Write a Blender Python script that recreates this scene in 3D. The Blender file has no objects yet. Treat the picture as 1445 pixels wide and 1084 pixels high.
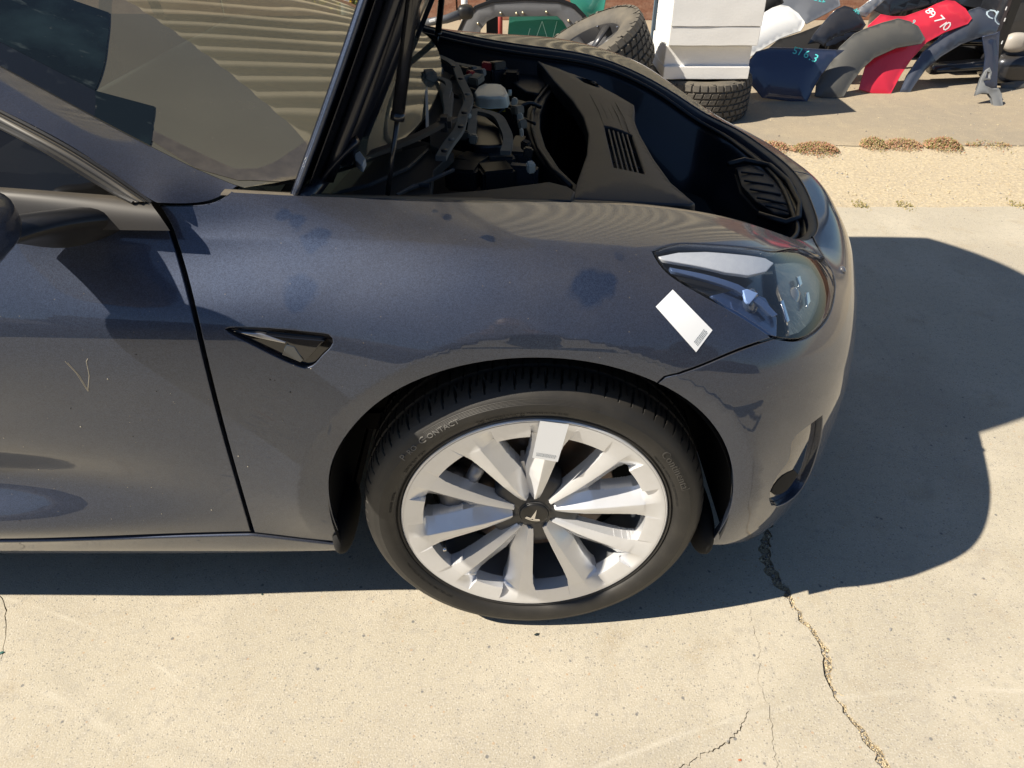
import bpy, bmesh, math, random
import numpy as np
from mathutils import Vector, Matrix
from mathutils.geometry import delaunay_2d_cdt
sc = bpy.context.scene
C = sc.collection
rng = np.random.default_rng(7)
random.seed(7)
R = math.radians
# ------------------------------------------------------------------ camera, light
FPX = 1000.0; PITCH = R(36.72); CAM = np.array([-.042, -.939, 1.369])
cd = bpy.data.cameras.new('camera'); cam = bpy.data.objects.new('camera', cd); C.objects.link(cam)
cam.location = CAM; cam.rotation_euler = (R(90) - PITCH, 0, 0)
cd.sensor_width = 36; cd.lens = 36 * FPX / 1445; cd.clip_start = .02; cd.clip_end = 900
sc.camera = cam
SUN_TRAVEL = Vector((.98, .28, -1.0)).normalized()
sl = bpy.data.lights.new('sun', 'SUN'); so = bpy.data.objects.new('sun', sl); C.objects.link(so)
sl.energy = 5.0; sl.angle = R(.53); sl.color = (1, .91, .77)
so.rotation_euler = SUN_TRAVEL.to_track_quat('-Z', 'Y').to_euler()
w = bpy.data.worlds.new('World'); sc.world = w; w.use_nodes = True
wn = w.node_tree.nodes; wl = w.node_tree.links
sky = wn.new('ShaderNodeTexSky'); sky.sky_type = 'NISHITA'; sky.sun_disc = False
sky.sun_elevation = math.asin(-SUN_TRAVEL.z); sky.sun_rotation = math.atan2(-SUN_TRAVEL.x, -SUN_TRAVEL.y)
sky.air_density = 1.0; sky.dust_density = .15; sky.ozone_density = 4.5
wl.new(sky.outputs[0], wn['Background'].inputs[0]); wn['Background'].inputs[1].default_value = .055
sc.view_settings.view_transform = 'Standard'; sc.view_settings.look = 'None'
sc.view_settings.exposure = .75; sc.view_settings.gamma = 1
try: sc.view_settings.use_curve_mapping = False
except Exception: pass
sc.cycles.max_bounces = 8; sc.cycles.transparent_max_bounces = 12
cp, sp_ = math.cos(PITCH), math.sin(PITCH)
def ray(px, py):
    a = (px - 722.5) / FPX; b = (py - 542) / FPX
    return np.array([a, cp - b * sp_, -sp_ - b * cp])
def aty(px, py, Y):
    d = ray(px, py); return CAM + d * ((Y - CAM[1]) / d[1])
def atz(px, py, Z):
    d = ray(px, py); return CAM + d * ((Z - CAM[2]) / d[2])
def atp(px, py, p0, n):
    d = ray(px, py); n = np.array(n, float); return CAM + d * (np.dot(np.array(p0) - CAM, n) / np.dot(d, n))
# ------------------------------------------------------------------ materials
def mat(name, base=(.5, .5, .5), rough=.5, metal=0, coat=0, noise=None, bump=None, spec=.5, coat_rough=.03, trans=0, vor=None, alpha=1):
    """noise=[(scale, colour, lo, hi, amount)...] mixed over the base, bump=(scale, dist, detail)"""
    m = bpy.data.materials.new(name); m.use_nodes = True
    nt = m.node_tree; N = nt.nodes; L = nt.links; b = N['Principled BSDF']
    b.inputs['Base Color'].default_value = (*base, 1); b.inputs['Roughness'].default_value = rough
    b.inputs['Metallic'].default_value = metal; b.inputs['Coat Weight'].default_value = coat
    b.inputs['Coat Roughness'].default_value = coat_rough; b.inputs['Specular IOR Level'].default_value = spec
    b.inputs['Transmission Weight'].default_value = trans
    tc = N.new('ShaderNodeTexCoord'); out = None
    if noise:
        for (s, col, lo, hi, amt, *st) in noise:
            mp = N.new('ShaderNodeMapping'); mp.inputs['Scale'].default_value = st[0] if st else (1, 1, 1)
            L.new(tc.outputs['Object'], mp.inputs[0])
            n = N.new('ShaderNodeTexNoise'); n.inputs['Scale'].default_value = s; n.inputs['Detail'].default_value = 6; n.inputs['Roughness'].default_value = .6
            L.new(mp.outputs[0], n.inputs['Vector'])
            r = N.new('ShaderNodeMapRange'); r.inputs[1].default_value = lo; r.inputs[2].default_value = hi; r.inputs[4].default_value = amt
            L.new(n.outputs['Fac'], r.inputs[0])
            mx = N.new('ShaderNodeMix'); mx.data_type = 'RGBA'; mx.inputs[7].default_value = (*col, 1)
            L.new(r.outputs[0], mx.inputs[0])
            if out is None: mx.inputs[6].default_value = (*base, 1)
            else: L.new(out, mx.inputs[6])
            out = mx.outputs[2]
        L.new(out, b.inputs['Base Color'])
    if vor:
        for (s, col, thr, amt) in vor:
            v = N.new('ShaderNodeTexVoronoi'); v.inputs['Scale'].default_value = s; L.new(tc.outputs['Object'], v.inputs['Vector'])
            r = N.new('ShaderNodeMapRange'); r.inputs[1].default_value = thr; r.inputs[2].default_value = thr * .6; r.inputs[3].default_value = 0; r.inputs[4].default_value = amt
            L.new(v.outputs['Distance'], r.inputs[0])
            # only some cells
            sx = N.new('ShaderNodeSeparateColor'); L.new(v.outputs['Color'], sx.inputs[0])
            g = N.new('ShaderNodeMath'); g.operation = 'GREATER_THAN'; g.inputs[1].default_value = .55; L.new(sx.outputs[0], g.inputs[0])
            mu = N.new('ShaderNodeMath'); mu.operation = 'MULTIPLY'; L.new(r.outputs[0], mu.inputs[0]); L.new(g.outputs[0], mu.inputs[1])
            mx = N.new('ShaderNodeMix'); mx.data_type = 'RGBA'; mx.inputs[7].default_value = (*col, 1)
            L.new(mu.outputs[0], mx.inputs[0])
            if out is None: mx.inputs[6].default_value = (*base, 1)
            else: L.new(out, mx.inputs[6])
            out = mx.outputs[2]
        L.new(out, b.inputs['Base Color'])
    if bump:
        s, dist, det = bump
        n = N.new('ShaderNodeTexNoise'); n.inputs['Scale'].default_value = s; n.inputs['Detail'].default_value = det
        L.new(tc.outputs['Object'], n.inputs['Vector'])
        bp = N.new('ShaderNodeBump'); bp.inputs['Strength'].default_value = 1; bp.inputs['Distance'].default_value = dist
        L.new(n.outputs['Fac'], bp.inputs['Height']); L.new(bp.outputs[0], b.inputs['Normal'])
    return m
def dusty(m, col=(.30, .25, .17), lo=.55, hi=.98, amt=.5, scale=6):
    """settled dust: lies on upward facing surface, broken up by noise; a dirt layer mixed over the shader's result"""
    nt = m.node_tree; N = nt.nodes; L = nt.links; b = N['Principled BSDF']; o = N['Material Output']
    g = N.new('ShaderNodeNewGeometry'); s = N.new('ShaderNodeSeparateXYZ'); L.new(g.outputs['True Normal'] if False else g.outputs['Normal'], s.inputs[0])
    r = N.new('ShaderNodeMapRange'); r.inputs[1].default_value = lo; r.inputs[2].default_value = hi; r.inputs[4].default_value = amt; L.new(s.outputs[2], r.inputs[0])
    tc = N.new('ShaderNodeTexCoord'); n = N.new('ShaderNodeTexNoise'); n.inputs['Scale'].default_value = scale; n.inputs['Detail'].default_value = 9; n.inputs['Roughness'].default_value = .65
    L.new(tc.outputs['Object'], n.inputs['Vector'])
    r2 = N.new('ShaderNodeMapRange'); r2.inputs[1].default_value = .3; r2.inputs[2].default_value = .65; r2.inputs[3].default_value = .45; L.new(n.outputs['Fac'], r2.inputs[0])
    mu = N.new('ShaderNodeMath'); mu.operation = 'MULTIPLY'; L.new(r.outputs[0], mu.inputs[0]); L.new(r2.outputs[0], mu.inputs[1])
    df = N.new('ShaderNodeBsdfDiffuse'); df.inputs[0].default_value = (*col, 1)
    mx = N.new('ShaderNodeMixShader'); L.new(mu.outputs[0], mx.inputs[0]); L.new(b.outputs[0], mx.inputs[1]); L.new(df.outputs[0], mx.inputs[2])
    L.new(mx.outputs[0], o.inputs[0]); return m
SPOTS = [(aty(x, y, Y), r_) for x, y, Y, r_ in [(625, 306, .16, .012), (612, 300, .17, .008), (825, 327, .17, .009), (841, 321, .18, .008), (868, 320, .19, .007), (830, 405, .03, .034), (862, 402, .03, .022), (925, 383, .05, .014), (878, 357, .08, .014), (425, 415, .02, .030), (412, 315, .11, .016), (398, 300, .12, .012), (445, 340, .09, .020), (690, 334, .10, .010)]]
def car_paint():
    m = mat('navy_metallic_paint', (.020, .027, .05), .46, .72, 1.0)
    m.node_tree.nodes['Principled BSDF'].inputs['Coat IOR'].default_value = 1.52
    nt = m.node_tree; N = nt.nodes; L = nt.links; b = N['Principled BSDF']; o = N['Material Output']
    tc = N.new('ShaderNodeTexCoord')
    v = N.new('ShaderNodeTexVoronoi'); v.inputs['Scale'].default_value = 900; L.new(tc.outputs['Object'], v.inputs['Vector'])
    sx = N.new('ShaderNodeSeparateColor'); L.new(v.outputs['Color'], sx.inputs[0])
    cr = N.new('ShaderNodeMix'); cr.data_type = 'RGBA'; cr.inputs[6].default_value = (.022, .031, .058, 1); cr.inputs[7].default_value = (.048, .067, .116, 1)
    L.new(sx.outputs[0], cr.inputs[0]); L.new(cr.outputs[2], b.inputs['Base Color'])
    # grime: faint film everywhere, specks, more on the flat top
    n = N.new('ShaderNodeTexNoise'); n.inputs['Scale'].default_value = 5; n.inputs['Detail'].default_value = 8; n.inputs['Roughness'].default_value = .62; L.new(tc.outputs['Object'], n.inputs['Vector'])
    r2 = N.new('ShaderNodeMapRange'); r2.inputs[1].default_value = .35; r2.inputs[2].default_value = .7; r2.inputs[3].default_value = .5; L.new(n.outputs['Fac'], r2.inputs[0])
    g = N.new('ShaderNodeNewGeometry'); s = N.new('ShaderNodeSeparateXYZ'); L.new(g.outputs['Normal'], s.inputs[0])
    r = N.new('ShaderNodeMapRange'); r.inputs[1].default_value = .15; r.inputs[2].default_value = .95; r.inputs[3].default_value = .003; r.inputs[4].default_value = .10; L.new(s.outputs[2], r.inputs[0])
    # dried road splash towards the sill
    ps = N.new('ShaderNodeSeparateXYZ'); L.new(tc.outputs['Object'], ps.inputs[0])
    rl = N.new('ShaderNodeMapRange'); rl.inputs[1].default_value = .60; rl.inputs[2].default_value = .2; rl.inputs[3].default_value = 0; rl.inputs[4].default_value = .012; L.new(ps.outputs[2], rl.inputs[0])
    ad = N.new('ShaderNodeMath'); ad.operation = 'ADD'; L.new(r.outputs[0], ad.inputs[0]); L.new(rl.outputs[0], ad.inputs[1])
    mu0 = N.new('ShaderNodeMath'); mu0.operation = 'MULTIPLY'; L.new(ad.outputs[0], mu0.inputs[0]); L.new(r2.outputs[0], mu0.inputs[1])
    nd = N.new('ShaderNodeTexNoise'); nd.inputs['Scale'].default_value = 22; nd.inputs['Detail'].default_value = 4; L.new(tc.outputs['Object'], nd.inputs['Vector'])
    vs = N.new('ShaderNodeVectorMath'); vs.operation = 'MULTIPLY_ADD'; vs.inputs[1].default_value = (.05, .05, .05); L.new(nd.outputs['Color'], vs.inputs[0]); L.new(tc.outputs['Object'], vs.inputs[2])
    cur = mu0.outputs[0]
    for c_, rad in SPOTS:
        ds = N.new('ShaderNodeVectorMath'); ds.operation = 'DISTANCE'; ds.inputs[1].default_value = tuple(c_ + .025); L.new(vs.outputs[0], ds.inputs[0])
        q = N.new('ShaderNodeMapRange'); q.inputs[1].default_value = rad * .75; q.inputs[2].default_value = rad * 1.1; L.new(ds.outputs['Value'], q.inputs[0])
        m_ = N.new('ShaderNodeMath'); m_.operation = 'MULTIPLY'; L.new(cur, m_.inputs[0]); L.new(q.outputs[0], m_.inputs[1]); cur = m_.outputs[0]
    mu = N.new('ShaderNodeMath'); mu.operation = 'MULTIPLY'; mu.inputs[1].default_value = 1; L.new(cur, mu.inputs[0])
    n3 = N.new('ShaderNodeTexVoronoi'); n3.inputs['Scale'].default_value = 70; L.new(tc.outputs['Object'], n3.inputs['Vector'])
    r3 = N.new('ShaderNodeMapRange'); r3.inputs[1].default_value = .09; r3.inputs[2].default_value = .04; r3.inputs[4].default_value = .35; L.new(n3.outputs['Distance'], r3.inputs[0])
    s3 = N.new('ShaderNodeSeparateColor'); L.new(n3.outputs['Color'], s3.inputs[0])
    g3 = N.new('ShaderNodeMath'); g3.operation = 'GREATER_THAN'; g3.inputs[1].default_value = .72; L.new(s3.outputs[0], g3.inputs[0])
    m3 = N.new('ShaderNodeMath'); m3.operation = 'MULTIPLY'; L.new(r3.outputs[0], m3.inputs[0]); L.new(g3.outputs[0], m3.inputs[1])
    mm = N.new('ShaderNodeMath'); mm.operation = 'MAXIMUM'; L.new(mu.outputs[0], mm.inputs[0]); L.new(m3.outputs[0], mm.inputs[1])
    df = N.new('ShaderNodeBsdfDiffuse'); df.inputs[0].default_value = (.33, .28, .19, 1)
    mx = N.new('ShaderNodeMixShader'); L.new(mm.outputs[0], mx.inputs[0]); L.new(b.outputs[0], mx.inputs[1]); L.new(df.outputs[0], mx.inputs[2]); L.new(mx.outputs[0], o.inputs[0])
    # coat dulled where dirty
    rr = N.new('ShaderNodeMapRange'); rr.inputs[3].default_value = -.02; rr.inputs[4].default_value = .06; rr.inputs[1].default_value = .4; rr.inputs[2].default_value = .75; L.new(n.outputs['Fac'], rr.inputs[0]); ra = N.new('ShaderNodeMath'); ra.operation = 'MULTIPLY_ADD'; ra.inputs[1].default_value = .9; L.new(r.outputs[0], ra.inputs[0]); L.new(rr.outputs[0], ra.inputs[2]); L.new(ra.outputs[0], b.inputs['Coat Roughness'])
    return m
PAINT = car_paint()
BLACKP = dusty(mat('black_textured_plastic', (.018, .018, .019), .55, bump=(400, .0004, 2)), amt=.06)
GREYP = dusty(mat('dark_grey_plastic', (.022, .025, .030), .5, bump=(500, .0004, 2)), col=(.20, .20, .19), amt=.04)
DUSTP = dusty(mat('dusty_plastic', (.13, .125, .115), .6, noise=[(30, (.26, .24, .19), .4, .7, .6)], bump=(300, .0006, 2)), amt=.55)
GLOSSB = mat('gloss_black', (.008, .008, .009), .06, 0, .6)
DEEP = mat('shadow_black_underseal', (.006, .006, .006), .9)
RUBBER = dusty(mat('tyre_rubber', (.017, .0165, .016), .55, noise=[(18, (.035, .032, .028), .42, .75, .8)], bump=(600, .0003, 2)), lo=.1, hi=1, amt=.07)
RUBBER_TEXT = mat('tyre_lettering', (.15, .145, .135), .5)
RUBBER_TEXT2 = mat('tyre_small_lettering', (.012, .012, .012), .5)
SEAL = mat('rubber_seal', (.010, .010, .011), .45)
SILVER = mat('silver_wheel_paint', (.76, .77, .79), .26, .4, .6, noise=[(40, (.70, .70, .70), .45, .75, .5)], coat_rough=.12)
HUBM = dusty(mat('hub_grey_satin', (.045, .045, .046), .42), amt=.1)
CHROME = mat('chrome', (.75, .75, .76), .12, 1)
STEEL = mat('cast_metal', (.22, .22, .23), .45, .8, noise=[(25, (.10, .08, .06), .45, .7, .7)])
DISC = mat('brake_disc_metal', (.16, .13, .11), .4, .8, noise=[(12, (.12, .05, .02), .5, .7, .6)])
PAPER = mat('white_paper_label', (.80, .82, .84), .45)
INK = mat('printed_ink', (.10, .13, .15), .6)
def glass_dusty(name, dustcol, fac, ior=1.8, tint=(.30, .36, .34), zones=None, nscale=3):
    m = bpy.data.materials.new(name); m.use_nodes = True; nt = m.node_tree; N = nt.nodes; L = nt.links
    N.remove(N['Principled BSDF']); o = N['Material Output']
    tc = N.new('ShaderNodeTexCoord')
    tr = N.new('ShaderNodeBsdfTransparent'); tr.inputs[0].default_value = (*tint, 1)
    df = N.new('ShaderNodeBsdfDiffuse'); df.inputs[0].default_value = (*dustcol, 1)
    gl = N.new('ShaderNodeBsdfGlossy'); gl.inputs['Roughness'].default_value = .015
    n = N.new('ShaderNodeTexNoise'); n.inputs['Scale'].default_value = nscale; n.inputs['Detail'].default_value = 8; L.new(tc.outputs['Object'], n.inputs['Vector'])
    r = N.new('ShaderNodeMapRange'); r.inputs[1].default_value = .3; r.inputs[2].default_value = .7; r.inputs[3].default_value = fac * .75; r.inputs[4].default_value = fac; L.new(n.outputs['Fac'], r.inputs[0])
    v = N.new('ShaderNodeTexVoronoi'); v.inputs['Scale'].default_value = 60; L.new(tc.outputs['Object'], v.inputs['Vector'])
    rv = N.new('ShaderNodeMapRange'); rv.inputs[1].default_value = .10; rv.inputs[2].default_value = .03; rv.inputs[4].default_value = .4 if fac > .15 else (.12 if fac > .045 else 0); L.new(v.outputs['Distance'], rv.inputs[0])
    mm = N.new('ShaderNodeMath'); mm.operation = 'MAXIMUM'; L.new(r.outputs[0], mm.inputs[0]); L.new(rv.outputs[0], mm.inputs[1])
    mx = N.new('ShaderNodeMixShader'); L.new(mm.outputs[0], mx.inputs[0]); L.new(tr.outputs[0], mx.inputs[1]); L.new(df.outputs[0], mx.inputs[2])
    lw = N.new('ShaderNodeLayerWeight'); lw.inputs[0].default_value = .5; pw = N.new('ShaderNodeMath'); pw.operation = 'POWER'; pw.inputs[1].default_value = 5; L.new(lw.outputs['Facing'], pw.inputs[0])
    f0 = ((ior - 1) / (ior + 1))**2; fr = N.new('ShaderNodeMath'); fr.operation = 'MULTIPLY_ADD'; fr.inputs[1].default_value = 1 - f0; fr.inputs[2].default_value = f0; L.new(pw.outputs[0], fr.inputs[0])
    m2 = N.new('ShaderNodeMixShader'); L.new(fr.outputs[0], m2.inputs[0]); L.new(mx.outputs[0], m2.inputs[1]); L.new(gl.outputs[0], m2.inputs[2]); L.new(m2.outputs[0], o.inputs[0])
    return m
WIND = glass_dusty('dusty_windscreen_glass', (.30, .28, .21), .34, 1.75, (.22, .28, .25))
WINDCLEAN = glass_dusty('wiped_windscreen_glass', (.05, .09, .11), .10, 1.5, (.12, .17, .19))
SIDEGLASS = glass_dusty('side_window_glass', (.20, .19, .17), .05, 1.5, (.05, .055, .06))
LENS = glass_dusty('headlight_lens', (.22, .23, .25), .05, 1.65, (.95, .96, .97), nscale=12)
TEALG = glass_dusty('green_tinted_glass', (.08, .30, .25), .55, 1.5, (.15, .45, .38))
CONC = mat('tan_concrete', (.44, .395, .305), .9, noise=[(.9, (.37, .33, .26), .42, .62, .7), (3.2, (.50, .45, .355), .47, .64, .6), (8, (.36, .30, .21), .56, .72, .6), (45, (.34, .31, .26), .5, .72, .7), (240, (.60, .57, .50), .5, .7, .6), (420, (.28, .26, .23), .56, .68, .55)],
           vor=[(170, (.19, .18, .17), .27, .75), (75, (.22, .21, .19), .20, .75), (40, (.42, .28, .17), .13, .6), (23, (.15, .15, .15), .10, .85)], bump=(300, .0011, 8), spec=.25)  # the slab's own tan with its aggregate specks
def scuffs(m):
    """pale tyre scuffs, thin broken arcs, and old oil spotting laid over the concrete colour"""
    nt = m.node_tree; N = nt.nodes; L = nt.links; b = N['Principled BSDF']; cur = b.inputs['Base Color'].links[0].from_socket; tc = N.new('ShaderNodeTexCoord')
    def f(op, a, b_=None):
        n = N.new('ShaderNodeMath'); n.operation = op
        for i, x in enumerate((a, b_)):
            if x is None: continue
            if isinstance(x, (int, float)): n.inputs[i].default_value = x
            else: L.new(x, n.inputs[i])
        return n.outputs[0]
    ns = N.new('ShaderNodeTexNoise'); ns.inputs['Scale'].default_value = 9; ns.inputs['Detail'].default_value = 6; L.new(tc.outputs['Object'], ns.inputs['Vector'])
    nm = f('MULTIPLY', f('SUBTRACT', ns.outputs['Fac'], .42), 5); cl = N.new('ShaderNodeClamp'); L.new(nm, cl.inputs[0])
    for (cx, cy, r, w_, col, amt) in [(-1.6, -1.5, 1.62, .006, (.62, .58, .48), .5), (-1.55, -1.55, 1.50, .012, (.58, .54, .45), .35), (.9, -2.2, 2.05, .008, (.60, .56, .47), .4), (-.2, 1.1, 1.45, .02, (.35, .32, .26), .35), (2.4, -1.2, 1.9, .03, (.36, .33, .28), .35)]:
        v = N.new('ShaderNodeVectorMath'); v.operation = 'DISTANCE'; v.inputs[1].default_value = (cx, cy, 0); L.new(tc.outputs['Object'], v.inputs[0])
        d = f('ABSOLUTE', f('SUBTRACT', v.outputs['Value'], r)); t = f('SUBTRACT', 1.0, f('DIVIDE', d, w_)); t = f('MAXIMUM', t, 0.0); t = f('MULTIPLY', f('MULTIPLY', t, cl.outputs[0]), amt)
        mx = N.new('ShaderNodeMix'); mx.data_type = 'RGBA'; mx.inputs[7].default_value = (*col, 1); L.new(t, mx.inputs[0]); L.new(cur, mx.inputs[6]); cur = mx.outputs[2]
    L.new(cur, b.inputs['Base Color'])
scuffs(CONC)
DIRT = mat('gravelly_dirt', (.44, .375, .27), .95, noise=[(2, (.40, .34, .25), .42, .6, .6), (60, (.62, .52, .34), .45, .65, .8), (200, (.33, .27, .19), .5, .68, .7)],
           vor=[(90, (.55, .50, .42), .30, .7), (40, (.24, .23, .21), .16, .6)], bump=(120, .0028, 8), spec=.2)
ASPH = mat('dusty_old_asphalt', (.36, .30, .215), .95, noise=[(1.2, (.30, .26, .20), .42, .62, .8), (12, (.42, .35, .24), .5, .7, .6), (180, (.22, .19, .15), .5, .68, .7)],
           vor=[(110, (.50, .44, .34), .26, .6), (50, (.18, .17, .16), .14, .6)], bump=(160, .004, 8), spec=.2)
CRACKD = mat('crack_dirt', (.36, .28, .17), .95, noise=[(70, (.50, .42, .28), .45, .6, .8), (160, (.13, .11, .08), .5, .62, .8)], bump=(160, .006, 8))
# ------------------------------------------------------------------ object helpers
def link(o, parent=None):
    C.objects.link(o)
    if parent is not None: o.parent = parent
    return o
RAW = {}
def meshobj(name, V, F, m, parent=None, smooth=False, label=None, normals=None, mats=None, fm=None):
    me = bpy.data.meshes.new(name); me.from_pydata([tuple(map(float, v)) for v in V], [], [tuple(int(i) for i in f) for f in F]); me.update()
    for x in (mats or [m]): me.materials.append(x)
    if fm is not None: me.polygons.foreach_set('material_index', np.asarray(fm, np.int32))
    if smooth: me.polygons.foreach_set('use_smooth', np.ones(len(me.polygons), bool))
    if normals is not None: me.normals_split_custom_set_from_vertices([tuple(map(float, n)) for n in normals])
    o = bpy.data.objects.new(name, me); link(o, parent)
    RAW[o.name] = (np.array(V, float), [tuple(f) for f in F], None if normals is None else np.array(normals, float), m or mats[0], smooth)
    if label: o['label'] = label
    return o
def bmobj(name, bm, m, parent=None, smooth=False, label=None):
    bmesh.ops.recalc_face_normals(bm, faces=bm.faces)
    me = bpy.data.meshes.new(name); bm.to_mesh(me); bm.free(); me.materials.append(m)
    if smooth:
        me.polygons.foreach_set('use_smooth', np.ones(len(me.polygons), bool))
        me.set_sharp_from_angle(angle=R(38))
    o = bpy.data.objects.new(name, me); link(o, parent)
    if label: o['label'] = label
    return o
def thing(name, label, cat, loc=(0, 0, 0), group=None):
    o = bpy.data.objects.new(name, None); link(o); o.location = loc; o['label'] = label; o['category'] = cat
    if group: o['group'] = group
    return o
def tag(o, label, cat, group=None):
    o['label'] = label; o['category'] = cat
    if group: o['group'] = group
    return o
def spl(knots, t):
    """matrix B so that B @ data is the natural cubic spline through data at t"""
    x = np.asarray(knots, float); n = len(x); t = np.asarray(t, float); h = np.diff(x)
    A = np.zeros((n, n)); Q = np.zeros((n, n)); A[0, 0] = A[-1, -1] = 1
    for i in range(1, n - 1):
        A[i, i - 1] = h[i - 1]; A[i, i] = 2 * (h[i - 1] + h[i]); A[i, i + 1] = h[i]
        Q[i, i - 1] = 6 / h[i - 1]; Q[i, i] = -6 / h[i - 1] - 6 / h[i]; Q[i, i + 1] = 6 / h[i]
    Mx = np.linalg.solve(A, Q); k = np.clip(np.searchsorted(x, t) - 1, 0, n - 2)
    a = (x[k + 1] - t) / h[k]; b = (t - x[k]) / h[k]; B = np.zeros((len(t), n)); r = np.arange(len(t))
    B[r, k] += a; B[r, k + 1] += b
    B += ((a**3 - a) * h[k]**2 / 6)[:, None] * Mx[k] + ((b**3 - b) * h[k]**2 / 6)[:, None] * Mx[k + 1]
    return B
def curve(pts, n=40, knots=None):
    pts = np.asarray(pts, float)
    if knots is None: knots = np.concatenate([[0], np.cumsum(np.linalg.norm(np.diff(pts, axis=0), axis=1))])
    return spl(knots, np.linspace(knots[0], knots[-1], n)) @ pts
def tube(name, pts, rad, m, parent=None, seg=10, caps=True, label=None, square=None):
    pts = np.asarray(pts, float); n = len(pts); rad = np.broadcast_to(rad, (n,)) if np.ndim(rad) < 2 else rad
    V = []; F = []; up = np.array([0, 0, 1.])
    T = np.gradient(pts, axis=0); T /= np.linalg.norm(T, axis=1)[:, None] + 1e-9
    if abs(T[0] @ up) > .9: up = np.array([1., 0, 0])
    for i in range(n):
        u = np.cross(T[i], up); u /= np.linalg.norm(u) + 1e-9; v = np.cross(u, T[i])
        for j in range(seg):
            a = 2 * math.pi * (j + .5) / seg
            cu, cv = math.cos(a), math.sin(a)
            if square: cu, cv = cu * square[0], cv * square[1]
            V.append(pts[i] + rad[i] * (cu * u + cv * v))
    for i in range(n - 1):
        for j in range(seg): F.append((i * seg + j, i * seg + (j + 1) % seg, (i + 1) * seg + (j + 1) % seg, (i + 1) * seg + j))
    if caps: F.append(tuple(range(seg))[::-1]); F.append(tuple(range((n - 1) * seg, n * seg)))
    return meshobj(name, V, F, m, parent, smooth=seg > 6, label=label)
def box(name, c, s, m, parent=None, rot=(0, 0, 0), bev=.004, label=None):
    bm = bmesh.new(); bmesh.ops.create_cube(bm, size=1)
    bmesh.ops.scale(bm, vec=s, verts=bm.verts)
    if bev: bmesh.ops.bevel(bm, geom=bm.edges[:], offset=bev, segments=2, affect='EDGES')
    from mathutils import Euler
    bmesh.ops.rotate(bm, cent=(0, 0, 0), matrix=Euler(rot).to_matrix(), verts=bm.verts)
    bmesh.ops.translate(bm, vec=c, verts=bm.verts)
    return bmobj(name, bm, m, parent, smooth=True, label=label)
def inpoly(P, poly):
    x, y = P[:, 0], P[:, 1]; c = np.zeros(len(P), bool); n = len(poly)
    for i in range(n):
        x1, y1 = poly[i]; x2, y2 = poly[(i + 1) % n]
        if y1 == y2: continue
        k = ((y1 > y) != (y2 > y)) & (x < (x2 - x1) * (y - y1) / (y2 - y1) + x1); c ^= k
    return c
def segdist(P, poly):
    d = np.full(len(P), 1e9); n = len(poly)
    for i in range(n):
        a = poly[i]; b = poly[(i + 1) % n]; ab = b - a; L2 = ab @ ab + 1e-15
        t = np.clip((P - a) @ ab / L2, 0, 1); d = np.minimum(d, np.hypot(*(P - a - t[:, None] * ab).T))
    return d
def densify(poly, h):
    poly = np.asarray(poly, float); out = []
    for i in range(len(poly)):
        a = poly[i]; b = poly[(i + 1) % len(poly)]; k = max(1, int(math.ceil(np.linalg.norm(b - a) / h)))
        for j in range(k): out.append(a + (b - a) * j / k)
    return np.array(out)
def tri_region(outer, holes, h):
    outer = densify(outer, h); loops = [outer] + [densify(x, h) for x in holes]
    mn, mx = outer.min(0), outer.max(0)
    gx = np.arange(mn[0], mx[0], h); gy = np.arange(mn[1], mx[1], h * .87); G = []
    for i, y in enumerate(gy): G += [(x + (h / 2 if i % 2 else 0), y) for x in gx]
    G = np.array(G) if len(G) else np.zeros((0, 2))
    if len(G):
        k = inpoly(G, outer)
        for hl in loops[1:]: k &= ~inpoly(G, hl)
        G = G[k]
        for l in loops:
            if len(G): G = G[segdist(G, l) > h * .45]
    V = np.concatenate(loops + [G]); E = []; o = 0; idx = []
    for l in loops:
        n = len(l); E += [(o + i, o + (i + 1) % n) for i in range(n)]; idx.append(np.arange(o, o + n)); o += n
    v2, e2, f2, ov, oe, of = delaunay_2d_cdt([Vector(p) for p in V], E, [], 0, 1e-7)
    v2 = np.array([tuple(v) for v in v2]); mp = {}
    for i, l in enumerate(ov):
        for q in l: mp[q] = i
    f2 = np.array([tuple(f) for f in f2]); cen = v2[f2].mean(1); k = inpoly(cen, outer)
    for hl in loops[1:]: k &= ~inpoly(cen, hl)
    f2 = f2[k]
    a = v2[f2[:, 1]] - v2[f2[:, 0]]; b = v2[f2[:, 2]] - v2[f2[:, 0]]
    neg = (a[:, 0] * b[:, 1] - a[:, 1] * b[:, 0]) < 0; f2[neg] = f2[neg][:, ::-1]
    return v2, f2, [np.array([mp[i] for i in l]) for l in idx]
def area2(p): return .5 * np.sum(p[:, 0] * np.roll(p[:, 1], -1) - np.roll(p[:, 0], -1) * p[:, 1])
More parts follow.
